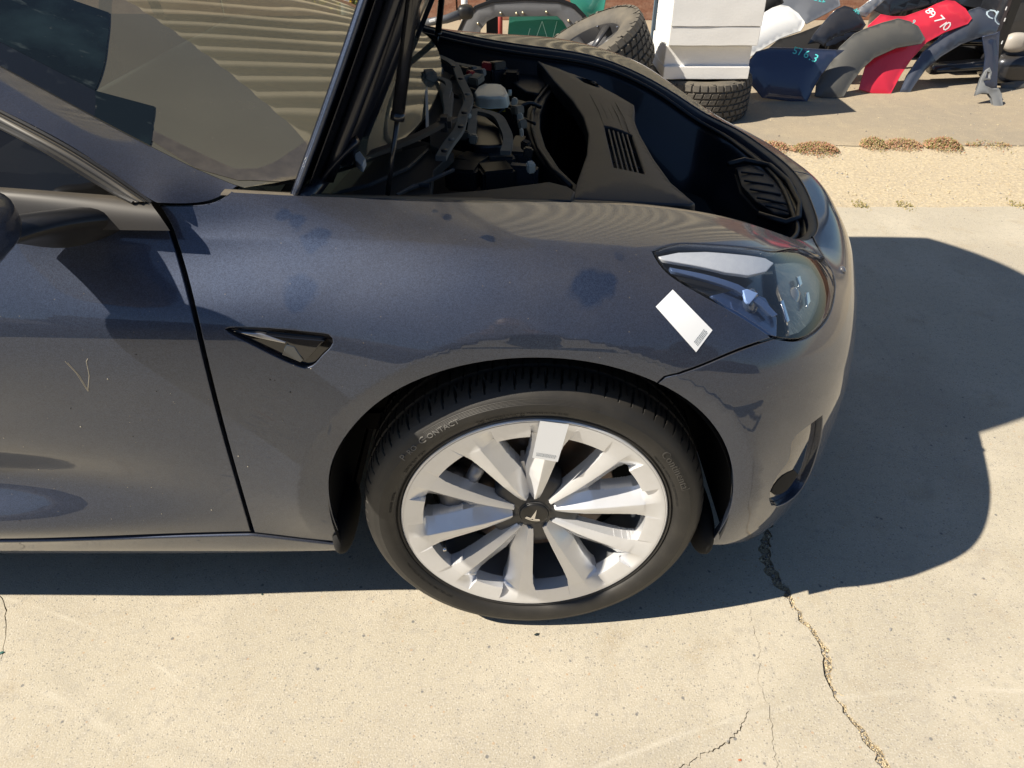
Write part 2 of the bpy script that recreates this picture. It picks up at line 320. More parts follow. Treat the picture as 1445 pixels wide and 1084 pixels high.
def solid(v2, f2, loops, fun, thick, flip=False, inset=0., roundr=.0015):
    """lift a 2-d triangulation with fun -> (P, N); add rounded rim and a flange or a back"""
    P, Nn = fun(v2); V = [p for p in P]; Nm = [n for n in Nn]; F = [tuple(f) for f in f2]
    V = np.array(V); Nm = np.array(Nm)
    for li, l in enumerate(loops):
        q = P[l]; nn = Nn[l]; T = np.roll(q, -1, 0) - np.roll(q, 1, 0); T /= np.linalg.norm(T, axis=1)[:, None] + 1e-12
        s = 1 if area2(v2[l]) > 0 else -1
        inn = np.cross(nn, T) * s * (1 if li == 0 else -1) * (-1 if flip else 1)
        o = len(V); n = len(l); V[l] = q + inn * (inset + roundr)
        # rings : lip then flange
        r1 = q + inn * (inset + roundr * .3) - nn * roundr * .3; n1 = nn * .7 - inn * .7
        r2 = q + inn * inset - nn * roundr * 1.1; n2 = -inn
        r3 = q + inn * inset - nn * thick; n3 = -inn
        V = np.concatenate([V, r1, r2, r3]); Nm = np.concatenate([Nm, n1, n2, n3])
        rings = [l, np.arange(o, o + n), np.arange(o + n, o + 2 * n), np.arange(o + 2 * n, o + 3 * n)]
        ccw = (s > 0) == (li == 0)
        for a, b in zip(rings[:-1], rings[1:]):
            for i in range(n):
                j = (i + 1) % n; f = (a[i], b[i], b[j], a[j])
                F.append(f if ccw else f[::-1])
    if flip: F = [f[::-1] for f in F]
    Nm = Nm / (np.linalg.norm(Nm, axis=1)[:, None] + 1e-12)
    return V, F, Nm
def slab(name, pix, m, parent, p0=None, n=(0, 0, 1), z=None, thick=.01, h=.03, bulge=0, holes=(), label=None, roundr=.002, back=True):
    """a panel whose outline lies on the plane p0,n ; bulge (m) swells its middle"""
    if p0 is None: p0 = (0, 0, z)
    n = np.array(n, float); n /= np.linalg.norm(n)
    u = np.cross((0, 1, 0) if abs(n[1]) < .9 else (0, 0, 1), n); u /= np.linalg.norm(u); v = np.cross(n, u); p0 = np.array(p0, float)
    def to2(px):
        A = np.array([atp(x, y, p0, n) for x, y in px]) - p0; return np.stack([A @ u, A @ v], 1)
    return slab2(name, to2(pix), m, parent, p0, n, u, v, thick, h, bulge, [to2(q) for q in holes], label, roundr, back)
def slab2(name, o2, m, parent, p0, n, u, v, thick, h, bulge=0, holes=(), label=None, roundr=.002, back=True):
    v2, f2, loops = tri_region(o2, holes, h); dmax = max(1e-6, segdist(v2, densify(o2, h)).max()) if bulge else 1
    def fun(q):
        d = np.zeros(len(q))
        if bulge:
            d = segdist(q, densify(o2, h)) / dmax; d = bulge * (1 - (1 - d)**2)
        P = p0 + q[:, :1] * u + q[:, 1:] * v + d[:, None] * n
        if bulge:
            e = 1e-3; dd = []
            for w_ in ((e, 0), (0, e)):
                q2 = q + w_; t = segdist(q2, densify(o2, h)) / dmax; dd.append((bulge * (1 - (1 - t)**2) - d) / e)
            Nn = n - np.clip(dd[0], -.6, .6)[:, None] * u - np.clip(dd[1], -.6, .6)[:, None] * v; Nn /= np.linalg.norm(Nn, axis=1)[:, None]
        else: Nn = np.tile(n, (len(q), 1))
        return P, Nn
    V, F, Nm = solid(v2, f2, loops, fun, thick, roundr=roundr)
    if back:
        o = len(V); B = fun(v2)[0] - n * thick; V = np.concatenate([V, B]); Nm = np.concatenate([Nm, np.tile(-n, (len(B), 1))])
        F += [tuple(o + i for i in f[::-1]) for f in f2]
    return meshobj(name, V, F, m, parent, smooth=True, normals=Nm, label=label)
def lathe(name, prof, m, parent, c, seg=96, label=None, smooth=True, a0=0, a1=2 * math.pi, axis='y', radfun=None):
    """prof = [(radius, depth)], revolved about +y through c"""
    full = abs(a1 - a0 - 2 * math.pi) < 1e-6; k = seg if full else seg + 1; V = []; F = []
    A = a0 + (a1 - a0) * np.arange(k) / seg
    for j, a in enumerate(A):
        for i, (r, d) in enumerate(prof):
            rr = r if radfun is None else radfun(r, d, j, i)
            if axis == 'y': V.append((c[0] + rr * math.cos(a), c[1] + d, c[2] + rr * math.sin(a)))
            else: V.append((c[0] + rr * math.cos(a), c[1] + rr * math.sin(a), c[2] + d))
    n = len(prof)
    for j in range(seg):
        j2 = (j + 1) % k
        for i in range(n - 1): F.append((j * n + i, j2 * n + i, j2 * n + i + 1, j * n + i + 1))
    o = meshobj(name, V, F, m, parent, smooth=smooth, label=label)
    if smooth: o.data.set_sharp_from_angle(angle=R(42))
    return o
def text_mesh(s, size, extrude):
    c = bpy.data.curves.new('t', 'FONT'); c.body = s; c.size = size; c.extrude = extrude; c.resolution_u = 2
    o = bpy.data.objects.new('t', c); me = bpy.data.meshes.new_from_object(o)
    V = np.array([v.co[:] for v in me.vertices]); F = [tuple(p.vertices) for p in me.polygons]
    bpy.data.objects.remove(o); bpy.data.meshes.remove(me); bpy.data.curves.remove(c)
    return V, F
# ================================================================== SETTING
def struct(o): o['kind'] = 'structure'; return o
g = meshobj('ground', [(-120, -120, -.014), (140, -120, -.014), (140, 140, -.014), (-120, 140, -.014)], [(0, 1, 2, 3)], DIRT); struct(g)
def wob(pts, n, amp, wid):
    """jagged strip outline round a centre line given in pixels on the ground"""
    P = np.array([atz(x, y, 0)[:2] for x, y in pts]); c = curve(np.c_[P, np.zeros(len(P))], n)[:, :2]
    T = np.gradient(c, axis=0); T /= np.linalg.norm(T, axis=1)[:, None]; Nn = np.stack([-T[:, 1], T[:, 0]], 1)
    c = c + Nn * rng.normal(0, amp, (n, 1))
    w_ = np.interp(np.linspace(0, 1, n), np.linspace(0, 1, len(wid)), wid)
    a = c + Nn * (w_ * rng.uniform(.55, 1.25, n))[:, None]; b = c - Nn * (w_ * rng.uniform(.55, 1.25, n))[:, None]
    return np.concatenate([a, b[::-1]])
crackpix = [(1040, 640), (1068, 700), (1083, 741), (1080, 776), (1092, 813), (1113, 841), (1130, 871), (1147, 891), (1166, 926), (1172, 967), (1187, 992), (1211, 1027), (1238, 1062), (1256, 1095), (1290, 1150)]
crk = wob(crackpix, 90, .0028, [.014, .014, .015, .015, .012, .015, .014, .005, .008, .010, .004, .009, .013, .012])
thin1 = wob([(1052, 842), (1062, 880), (1072, 930), (1070, 960), (1082, 990), (1090, 1030), (1098, 1100)], 60, .0025, [.0003, .0006, .0004, .0008, .0005])
thin2 = wob([(1056, 1003), (1040, 1035), (1022, 1052), (990, 1066), (955, 1090)], 45, .0022, [.0008, .0016, .0010, .0008])
thin3 = wob([(-30, 815), (5, 850), (8, 880), (3, 930)], 20, .002, [.0006, .0012, .0006])
KERB = 2.335
ex = np.linspace(-4, 8, 140); edge = [(x, KERB + .006 * math.sin(x * 3) + rng.normal(0, .0035)) for x in ex]
outer = [(-40, -60), (60, -60), (60, KERB)] + edge[::-1] + [(-40, KERB)]
holes = [crk, thin1, thin2, thin3]
def slabtri():
    loops = [np.array(outer, float)] + [np.array(h) for h in holes]; V = np.concatenate(loops); E = []; o = 0; idx = []
    for l in loops:
        n = len(l); E += [(o + i, o + (i + 1) % n) for i in range(n)]; idx.append(np.arange(o, o + n)); o += n
    v2, e2, f2, ov, oe, of = delaunay_2d_cdt([Vector(p) for p in V], E, [], 0, 1e-7)
    v2 = np.array([tuple(v) for v in v2]); f2 = np.array([tuple(f) for f in f2]); cen = v2[f2].mean(1); k = inpoly(cen, loops[0])
    for h in loops[1:]: k &= ~inpoly(cen, h)
    f2 = f2[k]; a = v2[f2[:, 1]] - v2[f2[:, 0]]; b = v2[f2[:, 2]] - v2[f2[:, 0]]; neg = (a[:, 0] * b[:, 1] - a[:, 1] * b[:, 0]) < 0; f2[neg] = f2[neg][:, ::-1]
    V3 = [(x, y, 0) for x, y in v2]; F = [tuple(f) for f in f2]
    mp = {}
    for i, l in enumerate(ov):
        for q in l: mp[q] = i
    for l in idx:
        o = len(V3); n = len(l); V3 += [(v2[mp[i]][0] + rng.normal(0, .001), v2[mp[i]][1] + rng.normal(0, .001), -.03) for i in l]
        for i in range(n): F.append((mp[l[i]], mp[l[(i + 1) % n]], o + (i + 1) % n, o + i))
    return V3, F
V3, F3 = slabtri()
st = struct(meshobj('concrete_slab', V3, F3, CONC))
# dirt filling the crack, an uneven strip just below the slab top
def grid_patch(x0, x1, y0, y1, nx, ny, zf):
    V = []; F = []
    for j in range(ny):
        for i in range(nx):
            x = x0 + (x1 - x0) * i / (nx - 1); y = y0 + (y1 - y0) * j / (ny - 1); V.append((x, y, zf(x, y)))
    for j in range(ny - 1):
        for i in range(nx - 1): a = j * nx + i; F.append((a, a + 1, a + nx + 1, a + nx))
    return V, F
from mathutils import noise as mn
cf = lambda x, y: -.0055 + .005 * mn.noise((x * 40, y * 40, 0)) + .003 * mn.noise((x * 130, y * 130, 3))
V, F = grid_patch(.10, .95, -.62, .45, 170, 210, cf)
struct(meshobj('crack_filling', V, F, CRACKD, smooth=True))
# rough dusty asphalt beyond the weeds
ex2 = np.linspace(-30, 40, 500)
def ae(x): return 3.27 + .03 * mn.noise((x * 2, 0, 0)) + .015 * mn.noise((x * 9, 1, 0))
V = []; F = []
for i, x in enumerate(ex2): V += [(x, ae(x), -.010), (x, ae(x) + .03, .004), (x, 60, .004)]
for i in range(len(ex2) - 1):
    a = i * 3; b = a + 3; F += [(a, b, b + 1, a + 1), (a + 1, b + 1, b + 2, a + 2)]
struct(meshobj('old_asphalt', V, F, ASPH))
# loose stones
def stones(name, n, posf, s0, s1, cols, parent=None):
    ico = [(0, 0, 1), (.9, 0, .1), (0, .9, -.1), (-.9, 0, .1), (0, -.9, 0), (0, 0, -.7)]
    fc = [(0, 1, 2), (0, 2, 3), (0, 3, 4), (0, 4, 1), (5, 2, 1), (5, 3, 2), (5, 4, 3), (5, 1, 4)]
    V = np.zeros((n * 6, 3)); F = []; fm = []; ico = np.array(ico)
    for i in range(n):
        s = rng.uniform(s0, s1) * (1 + 1.2 * (rng.random() < .06)); a = rng.uniform(0, 6.28); p = posf()
        q = ico * rng.uniform(.6, 1.15, (6, 3)) * s * np.array([1, 1, .62]); ca, sa = math.cos(a), math.sin(a)
        V[i * 6:i * 6 + 6] = np.stack([q[:, 0] * ca - q[:, 1] * sa, q[:, 0] * sa + q[:, 1] * ca, q[:, 2]], 1) + p
        F += [tuple(i * 6 + k for k in f) for f in fc]; fm += [rng.integers(len(cols))] * 8
    o = meshobj(name, V, F, None, parent, mats=cols, fm=fm); o['kind'] = 'stuff'; return o
ST = [mat('stone_tan', (.52, .43, .28), .9), mat('stone_grey', (.30, .29, .27), .9), mat('stone_pale', (.62, .56, .44), .9), mat('stone_dark', (.14, .13, .12), .9)]
def pg():
    return np.array([rng.uniform(1.0, 3.6), KERB + .03 + rng.random() * .92, -.011])
stones('gravel', 4200, pg, .0015, .0045, [ST[0], ST[0], ST[2], ST[0], ST[0], ST[1]])
cc = np.array([atz(x, y, 0)[:2] for x, y in crackpix]); cc = curve(np.c_[cc, np.zeros(len(cc))], 300)[:, :2]
def pc():
    q = cc[rng.integers(300)] + rng.normal(0, .007, 2); return np.array([q[0], q[1], cf(*q) + .002])
stones('crack_gravel', 2000, pc, .0010, .0030, [ST[0], ST[1], ST[0], ST[3], ST[0]])
def pa():
    q = np.array([rng.uniform(1.0, 4.2), rng.uniform(3.35, 4.7)]); return np.array([q[0], q[1], .005])
stones('asphalt_grit', 1500, pa, .0015, .004, [ST[0], ST[0], ST[1], ST[3]])
def debris(px, py, r, m, lab, cat='chip'):
    p = atz(px, py, 0); bm = bmesh.new(); bmesh.ops.create_icosphere(bm, subdivisions=1, radius=r)
    for v in bm.verts: v.co = Vector((v.co.x * 1.5 * random.uniform(.7, 1.2), v.co.y * random.uniform(.6, 1), v.co.z * .35))
    bmesh.ops.rotate(bm, cent=(0, 0, 0), matrix=Matrix.Rotation(random.uniform(0, 3), 3, 'Z'), verts=bm.verts)
    o = bmobj('debris_chip', bm, m); o.location = (p[0], p[1], r * .3); return tag(o, lab, cat)
debris(757, 896, .0045, mat('chip_black', (.02, .03, .03), .4), 'small black chip on the concrete just below the front wheel')
debris(597, 931, .0022, ST[1], 'tiny grey chip on sunlit concrete left of the black chip')
debris(370, 839, .0026, mat('chip_green', (.03, .06, .05), .4), 'tiny dark green chip beside the shadow edge under the sill')
debris(2, 922, .005, mat('chip_teal', (.04, .14, .12), .4), 'teal chip on the concrete at the left edge')
debris(1044, 1073, .003, mat('chip_red', (.45, .14, .06), .7), 'small reddish chip near the foot of the cracks')
debris(1256, 889, .0045, ST[1], 'flat grey pebble on the concrete right of the wide crack', 'pebble')
# weeds in the seam : each clump one low plant of fleshy lobes
LEAFM = [mat('succulent_red', (.40, .20, .12), .6), mat('succulent_green', (.26, .23, .08), .6), mat('succulent_pink', (.46, .27, .17), .6), mat('dry_stem', (.45, .36, .20), .8)]
def clump(x0, x1, yp, hgt, mix, lab, n, name='seam_weed'):
    a = atz(x0, yp, 0); b = atz(x1, yp, 0); c0 = (a + b) / 2; hw = (b[0] - a[0]) / 2; V = []; F = []; fm = []
    base = np.array([(1, 0, 0), (-.5, .87, 0), (-.5, -.87, 0), (0, 0, 1.4), (0, 0, -.6)]); fc = [(0, 1, 3), (1, 2, 3), (2, 0, 3), (1, 0, 4), (2, 1, 4), (0, 2, 4)]
    for i in range(n):
        t = rng.uniform(-1, 1); e = 1 - abs(t)**2.2; x = t * hw; y = rng.normal(0, .035 * (.4 + e)); z = rng.random()**1.3 * hgt * e * max(.15, 1 - (y / .09)**2)
        s = rng.uniform(.003, .006); M3 = np.array(Matrix.Rotation(rng.uniform(0, 6), 3, 'Z') @ Matrix.Rotation(rng.normal(0, .7), 3, 'X'))
        q = (base * s * np.array([.8, .8, 1.3])) @ M3.T + (x, y, z + .003); o = len(V); V += list(q); F += [tuple(o + k for k in f) for f in fc]; fm += [rng.choice(len(mix)) if 0 else mix[rng.integers(len(mix))]] * 6
    o = meshobj(name, V, F, None, mats=LEAFM, fm=fm, smooth=True); o.location = (c0[0], c0[1], -.008); tag(o, lab, 'weed', 'weeds growing in the ground seam')
    if n < 300: o['kind'] = 'stuff'
    return o
clump(1055, 1115, 207, .035, [0, 0, 1, 2, 3], 'reddish low weed clump half hidden behind the car nose, leftmost in the seam', 900)
clump(1118, 1183, 210, .045, [0, 0, 2, 1, 1], 'reddish green weed clump hanging lowest over the seam, second from the car nose', 1200)
clump(1214, 1250, 204, .05, [1, 1, 0, 3, 2], 'green brown weed clump in the middle of the seam', 800)
clump(1246, 1300, 204, .04, [0, 2, 2, 3, 1], 'pinkish weed clump joined to the right of the green brown one', 900)
clump(1305, 1356, 205, .055, [1, 3, 0, 1, 0], 'tall mounded orange green weed clump, biggest on the right', 1200)
clump(1362, 1425, 203, .018, [1, 3, 0], 'thin sparse trailing weed at the right end of the seam', 220)
clump(1206, 1226, 290, .014, [1, 3], 'tiny green tuft at the concrete edge nearest the car nose', 90, 'grass_tuft')
clump(1268, 1290, 291, .012, [1, 3], 'tiny green tuft at the concrete edge in the middle', 90, 'grass_tuft')
clump(1428, 1450, 291, .012, [1, 3], 'tiny green tuft at the concrete edge near the right side', 80, 'grass_tuft')
# building beyond the yard : brown board base, cream corrugated siding above
WALLY = 7.2
b = thing('corrugated_building', 'long building with brown board base and cream corrugated siding behind the parts', 'building', (0, WALLY, 0))
BROWN = mat('brown_weathered_board', (.30, .14, .085), .85, noise=[(6, (.42, .25, .17), .42, .65, .7, (1, 1, 4)), (60, (.18, .08, .05), .5, .7, .6)], bump=(40, .003, 6))
CREAM = mat('cream_corrugated_sheet', (.62, .55, .39), .55, noise=[(3, (.52, .45, .31), .45, .7, .6)])
xb = -9.0
for r_ in range(6):
    x = -9.0 + (r_ % 2) * .6
    while x < 13:
        o = box('board', (x + .595, -.012 + rng.normal(0, .002), .10 + r_ * .2), (1.185, .025, .193), BROWN, b, bev=.004); x += 1.2
        if r_ < 1 and x > 6: break
        if r_ >= 3 and x > 4: break
# corrugation
V = []; F = []; xs_ = np.arange(-2.6, 4.4, .022); ZT = 6.7
for x in xs_:
    q = math.sin(x * 2 * math.pi / .22); y = .035 * math.copysign(abs(q)**.6, q); V += [(x, y, 1.2), (x - (ZT - 1.2) / 6 + .0, y, ZT)]
for i in range(len(xs_) - 1): F.append((2 * i, 2 * i + 2, 2 * i + 3, 2 * i + 1))
meshobj('corrugated_siding', V, F, CREAM, b, smooth=True)
box('wall_core', (.4, .25, 3.3), (6.6, .3, 6.5), mat('wall_core_grey', (.3, .28, .25), .9), b, bev=0)
# what stands across the lane behind the camera (seen only in the paint)
HED = mat('hedge_leaf', (.05, .075, .03), .8, noise=[(20, (.02, .03, .012), .4, .6, .8)])
def tree(x, y, h, r, lab, seed):
    rg = np.random.default_rng(seed); t = thing('yard_tree', lab, 'tree', (x, y, 0), 'trees behind the photographer')
    tube('trunk', [(0, 0, 0), (.05, 0, h * .3), (0, .1, h * .6)], [.16, .12, .06], mat('bark', (.12, .09, .06), .9), t)
    V = []; F = []
    for i in range(5200):
        d = rg.normal(0, 1, 3); d /= np.linalg.norm(d); q = d * r * rg.uniform(.35, 1) ** .5 * (.8 + .25 * mn.noise(tuple(d * 2))) * np.array([1, 1, .8]) + (0, 0, h * .68)
        s = .10; a, b_ = rg.normal(0, s, 3), rg.normal(0, s, 3); o = len(V); V += [q - a, q + b_, q + a, q - b_]; F.append((o, o + 1, o + 2, o + 3))
    meshobj('crown', V, F, HED, t)
for i, (x, y, h, r_, l) in enumerate([(-7, -13, 5, 2.2, 'round leafy tree across the lane, nearest the rear of the car'), (-1, -16, 6, 2.8, 'tall leafy tree across the lane opposite the front wheel'), (5, -14, 4.5, 2.0, 'small leafy tree across the lane opposite the car nose'), (11, -15, 5.5, 2.4, 'leafy tree across the lane, farthest right')]): tree(x, y, h, r_, l, i)
hs = thing('low_house', 'long low stucco house across the lane with dark shingle roof', 'house', (-2, -21, 0))
box('wall', (0, 0, 1.5), (30, 5, 3), mat('stucco', (.34, .29, .22), .9), hs, bev=.02)
meshobj('roof', [(-15.5, -3, 3), (15.5, -3, 3), (15.5, 3, 3), (-15.5, 3, 3), (-15.5, 0, 4.6), (15.5, 0, 4.6)], [(0, 1, 5, 4), (3, 4, 5, 2), (0, 4, 3), (1, 2, 5)], mat('shingle', (.07, .06, .055), .9), hs)
for x in (-10, -4, 3, 9): box('window', (x, 2.52, 1.6), (1.6, .08, 1.1), GLOSSB, hs, bev=.01)
fe = thing('board_fence', 'tall dark board fence across the lane', 'fence', (0, -9.5, 0))
for i in range(60): box('board', (-15 + i * .5, 0, .95 + rng.normal(0, .01)), (.47, .03, 1.9), mat('fence_board', (.10, .075, .055), .9) if i == 0 else bpy.data.materials['fence_board'], fe, bev=0)
# ================================================================== CAR
CY = .908
car = thing('car', 'dark navy sedan with raised hood and open front trunk parked on concrete', 'car', (0, .2, 0))
car.location = (0, 0, 0)
zn = [.15, .20, .26, .33, .41, .50, .62, .72, .80]
def side(x, ys, crease, gap, inn): return [(x, y, z) for y, z in zip(ys, zn)] + [(x, *crease), (x, *gap), (x, *inn)]
door = [.085, .045, .016, -.006, .036, .018, -.006, -.016, .000]
ST_ = [side(-2.3, door, (.050, .915), (.095, .965), (.14, 1.0)), side(-1.8, door, (.050, .915), (.095, .965), (.14, 1.0)),
       side(-1.35, door, (.050, .912), (.092, .96), (.14, .99)), side(-1.0, door, (.050, .908), (.092, .957), (.14, .99)),
       side(-.78, [.083, .046, .022, .006, .020, .005, -.010, -.016, .002], (.058, .900), (.100, .955), (.15, .985)),
       side(-.56, [.082, .048, .028, .014, .005, -.003, -.012, -.016, .005], (.076, .889), (.116, .957), (.18, .975)),
       side(-.38, [.080, .050, .030, .015, .004, -.004, -.012, -.015, .008], (.088, .885), (.160, .930), (.24, .945)),
       side(-.19, [.080, .050, .030, .014, .002, -.006, -.013, -.015, .010], (.088, .878), (.220, .900), (.30, .910)),
       side(0.0, [.080, .050, .030, .014, .002, -.007, -.014, -.015, .012], (.090, .870), (.262, .878), (.34, .885)),
       side(.13, [.080, .050, .030, .014, .002, -.007, -.013, -.012, .016], (.100, .862), (.282, .866), (.37, .870)),
       side(.25, [.076, .046, .026, .010, .001, -.005, -.009, -.004, .032], (.130, .846), (.304, .846), (.40, .850)),
       [(.385, .085, .15), (.385, .046, .2), (.385, .024, .26), (.385, .010, .33), (.386, .001, .41), (.386, -.001, .5), (.386, .001, .61), (.384, .018, .70), (.382, .075, .765), (.38, .19, .812), (.378, .352, .806), (.37, .45, .81)],
       [(.46, .12, .15), (.485, .085, .2), (.497, .066, .26), (.503, .056, .33), (.506, .050, .41), (.505, .050, .5), (.500, .057, .60), (.490, .085, .672), (.480, .145, .73), (.47, .25, .772), (.465, .392, .768), (.44, .49, .775)],
       [(.54, .20, .15), (.57, .175, .2), (.588, .16, .26), (.596, .152, .33), (.600, .147, .41), (.600, .147, .5), (.594, .157, .59), (.580, .185, .65), (.563, .235, .70), (.547, .32, .735), (.53, .425, .735), (.49, .52, .748)],
       [(.60, .34, .15), (.640, .32, .2), (.658, .303, .26), (.668, .293, .33), (.672, .288, .41), (.672, .288, .5), (.667, .295, .58), (.655, .312, .633), (.635, .345, .672), (.612, .39, .699), (.588, .462, .710), (.54, .55, .728)],
       [(.655, .48, .15), (.70, .465, .2), (.720, .455, .26), (.730, .446, .33), (.735, .44, .41), (.735, .44, .5), (.730, .445, .57), (.717, .46, .622), (.698, .48, .66), (.675, .505, .685), (.642, .545, .700), (.59, .60, .716)],
       [(.70, .63, .15), (.75, .625, .2), (.772, .622, .26), (.784, .62, .33), (.790, .62, .41), (.790, .62, .5), (.785, .62, .57), (.771, .628, .622), (.750, .638, .658), (.722, .65, .683), (.676, .672, .698), (.62, .69, .715)],
       [(.73, .775, .15), (.782, .772, .2), (.805, .77, .26), (.817, .77, .33), (.822, .77, .41), (.822, .77, .5), (.817, .77, .57), (.800, .773, .622), (.777, .777, .658), (.747, .783, .683), (.697, .79, .697), (.64, .80, .713)],
       [(.74, CY, .15), (.797, CY, .2), (.820, CY, .26), (.832, CY, .33), (.838, CY, .41), (.838, CY, .5), (.832, CY, .57), (.815, CY, .622), (.791, CY, .658), (.760, CY, .683), (.706, CY, .697), (.645, CY, .712)]]
ns0 = len(ST_)
for i in (2, 3, 4): ST_.append([(x, 2 * CY - y, z) for x, y, z in ST_[ns0 - i]])
GR = np.array(ST_, float)
ks = np.concatenate([[0], np.cumsum(np.linalg.norm(np.diff(GR[:, 5], axis=0), axis=1))]); SC = ks[ns0 - 1]
kv = np.array([0, .055, .117, .19, .272, .363, .483, .583, .665, .765, .895, .985])
def sstep(x, a, b): t = np.clip((x - a) / (b - a), 0, 1); return t * t * (3 - 2 * t)
def mod(P, v):
    """pressed-in features of the sheet metal: flat band round the wheel arch, character line on the shoulder"""
    P = P.copy(); x, y, z = P[..., 0], P[..., 1], P[..., 2]; r = np.hypot(x + .008, z - .335)
    w_ = (1 - sstep(x, .36, .50)) * sstep(z, .22, .42) * (1 - sstep(y, .10, .30)); t = np.clip((r - .437) / .14, 0, 1); t = np.sqrt(t * t + .0009) - .03
    off = np.where(r > .437, -.015 * np.maximum(0, 1 - t)**1.7, -.015 + .26 * (.437 - np.maximum(r, .36)))
    d = v - .765; e = np.exp(-(np.sqrt(d * d + .000012) - .0035) / .034) * .0048 * (1 - sstep(x, .05, .24)) * (1 - sstep(y, .3, .4))
    P[..., 1] = y + off * w_ - e * .75; P[..., 2] = z + e * .6
    return P
def S3(s, v):
    s = np.atleast_1d(s); v = np.atleast_1d(v); A = spl(ks, s); B = spl(kv, v)
    return mod(np.einsum('ni,ijc,nj->nc', A, GR, B, optimize=True), v)
def SN(q):
    e = 6e-4; s, v = q[:, 0], q[:, 1]; P = S3(s, v); a = S3(s + e, v) - S3(s - e, v); b = S3(s, v + e) - S3(s, v - e)
    n = np.cross(a, b); n /= np.linalg.norm(n, axis=1)[:, None] + 1e-15; return P, n
gs = np.linspace(0, SC, 620); gv = np.linspace(0, kv[-1], 260)
GP = mod(np.einsum('ai,ijc,bj->abc', spl(ks, gs), GR, spl(kv, gv), optimize=True), gv[None, :])
gn = np.cross(np.gradient(GP, axis=0), np.gradient(GP, axis=1)); 
dv = GP - CAM; fw = dv[..., 1] * cp - dv[..., 2] * sp_; dn = -dv[..., 1] * sp_ - dv[..., 2] * cp
GPX = np.stack([722.5 + FPX * dv[..., 0] / fw, 542 + FPX * dn / fw], -1)
front = (gn * dv).sum(-1) < 0
def topx(P):
    d = P - CAM; f = d[:, 1] * cp - d[:, 2] * sp_; n = -d[:, 1] * sp_ - d[:, 2] * cp
    return np.stack([722.5 + FPX * d[:, 0] / f, 542 + FPX * n / f], 1)
def inv(fun_grid, target, mask, ev):
    d = ((fun_grid - target)**2).sum(-1); d = np.where(mask, d, 1e9); i, j = np.unravel_index(np.argmin(d), d.shape)
    q = np.array([gs[i], gv[j]])
    for _ in range(4):
        e = 1e-4; f0 = ev(q); J = np.stack([(ev(q + [e, 0]) - f0) / e, (ev(q + [0, e]) - f0) / e], 1)
        try: st_ = np.linalg.solve(J, target - f0)
        except Exception: break
        if np.abs(st_).max() > .03: break
        q = q + st_
    return q
def px(x, y): return inv(GPX, np.array([x, y], float), front, lambda q: topx(S3(q[0], q[1]))[0])
XZ = GP[..., [0, 2]]; nearm = (GP[..., 0] < .6) & (gv[None, :] < .80)
def xz(x, z): return inv(XZ, np.array([x, z], float), nearm, lambda q: S3(q[0], q[1])[0][[0, 2]])
def mirror_copy(o, label=None):
    V, F, Nm, m, sm = RAW[o.name]; V = V.copy(); V[:, 1] = 2 * CY - V[:, 1]
    if Nm is not None: Nm = Nm * [1, -1, 1]
    return meshobj(o.name.split('.')[0], V, [f[::-1] for f in F], m, o.parent, smooth=sm, normals=Nm, label=label)
def skin(name, outer, m, holes=(), h=.014, thick=.014, inset=.0018, lift=0., parent=car, label=None, roundr=.0018, back=False):
    outer = np.array(outer, float); v2, f2, loops = tri_region(outer, [np.array(x, float) for x in holes], h)
    def fun(q):
        P, n = SN(q); return P + n * lift, n
    P, n = fun(v2[:1]); sgn = 1 if (n[0] @ (P[0] - np.array([-.3, CY, .45]))) > 0 else -1
    def fun2(q):
        P, n = SN(q); n = n * sgn; return P + n * lift, n
    V, F, Nm = solid(v2, f2, loops, fun2, thick, flip=sgn < 0, inset=inset, roundr=roundr)
    return meshobj(name, V, F, m, parent, smooth=True, normals=Nm, label=label)
def line(pts, n=None, f=px):
    """smooth pixel polyline -> skin parameters"""
    c = curve(np.c_[np.array(pts, float), np.zeros(len(pts))], n or max(6, len(pts) * 3))[:, :2]
    return [f(x, y) for x, y in c]
seam_door = line([(222, 288), (240, 318), (250, 345), (262, 385), (285, 480), (320, 620), (358, 752)], 24)
gapk = kv[10]
ARCH = [(-.388, .262), (-.389, .32), (-.386, .38), (-.366, .487), (-.308, .592), (-.232, .668), (-.136, .714), (-.022, .731), (.091, .721), (.191, .683), (.272, .622), (.330, .54), (.365, .43), (.372, .34), (.358, .235)]
arch = line(ARCH, 70, xz)
jsplit = int(np.argmin([np.hypot(*(topx(S3(*q))[0] - (925, 535))) for q in arch]))
seam_bump = line([(925, 535), (955, 528), (985, 518), (1040, 495), (1092, 477)], 14)
seam_bump[0] = arch[jsplit]
lamp_low = line([(1092, 477), (1046, 446), (996, 418), (960, 397), (936, 378), (921.5, 355)], 24)
lamp_top = line([(921.5, 355), (946, 346), (980, 344), (1013, 346), (1066, 351.5), (1096, 355), (1119, 350.5), (1142, 354), (1164, 364)], 26)
lamp_right = line([(1164, 364), (1176, 388), (1176, 422), (1166, 450), (1146, 471), (1126, 480), (1109, 480), (1092, 477)], 26)
lamp_right[-1] = lamp_low[0]; lamp_right[0] = lamp_top[-1]; lamp_top[0] = lamp_low[-1]
s_corner = px(1147, 334)[0]
seam_top = [np.array([s_corner, gapk])] + line([(1150, 342), (1157, 353), (1164, 364)], 6)[0:]
seam_top[-1] = lamp_top[-1]
s_w = px(333, 263)[0]
sills = line([(358, 752), (400, 757), (440, 762), (474, 765)], 10); sills[0] = seam_door[-1]
arch[0] = sills[-1]
gap_f = [np.array([s, gapk]) for s in np.linspace(s_w, s_corner, 60)]
apil = line([(222, 288), (262, 288), (300, 284), (318, 275), (333, 262)], 14); apil[0] = seam_door[0]; apil[-1] = gap_f[0]
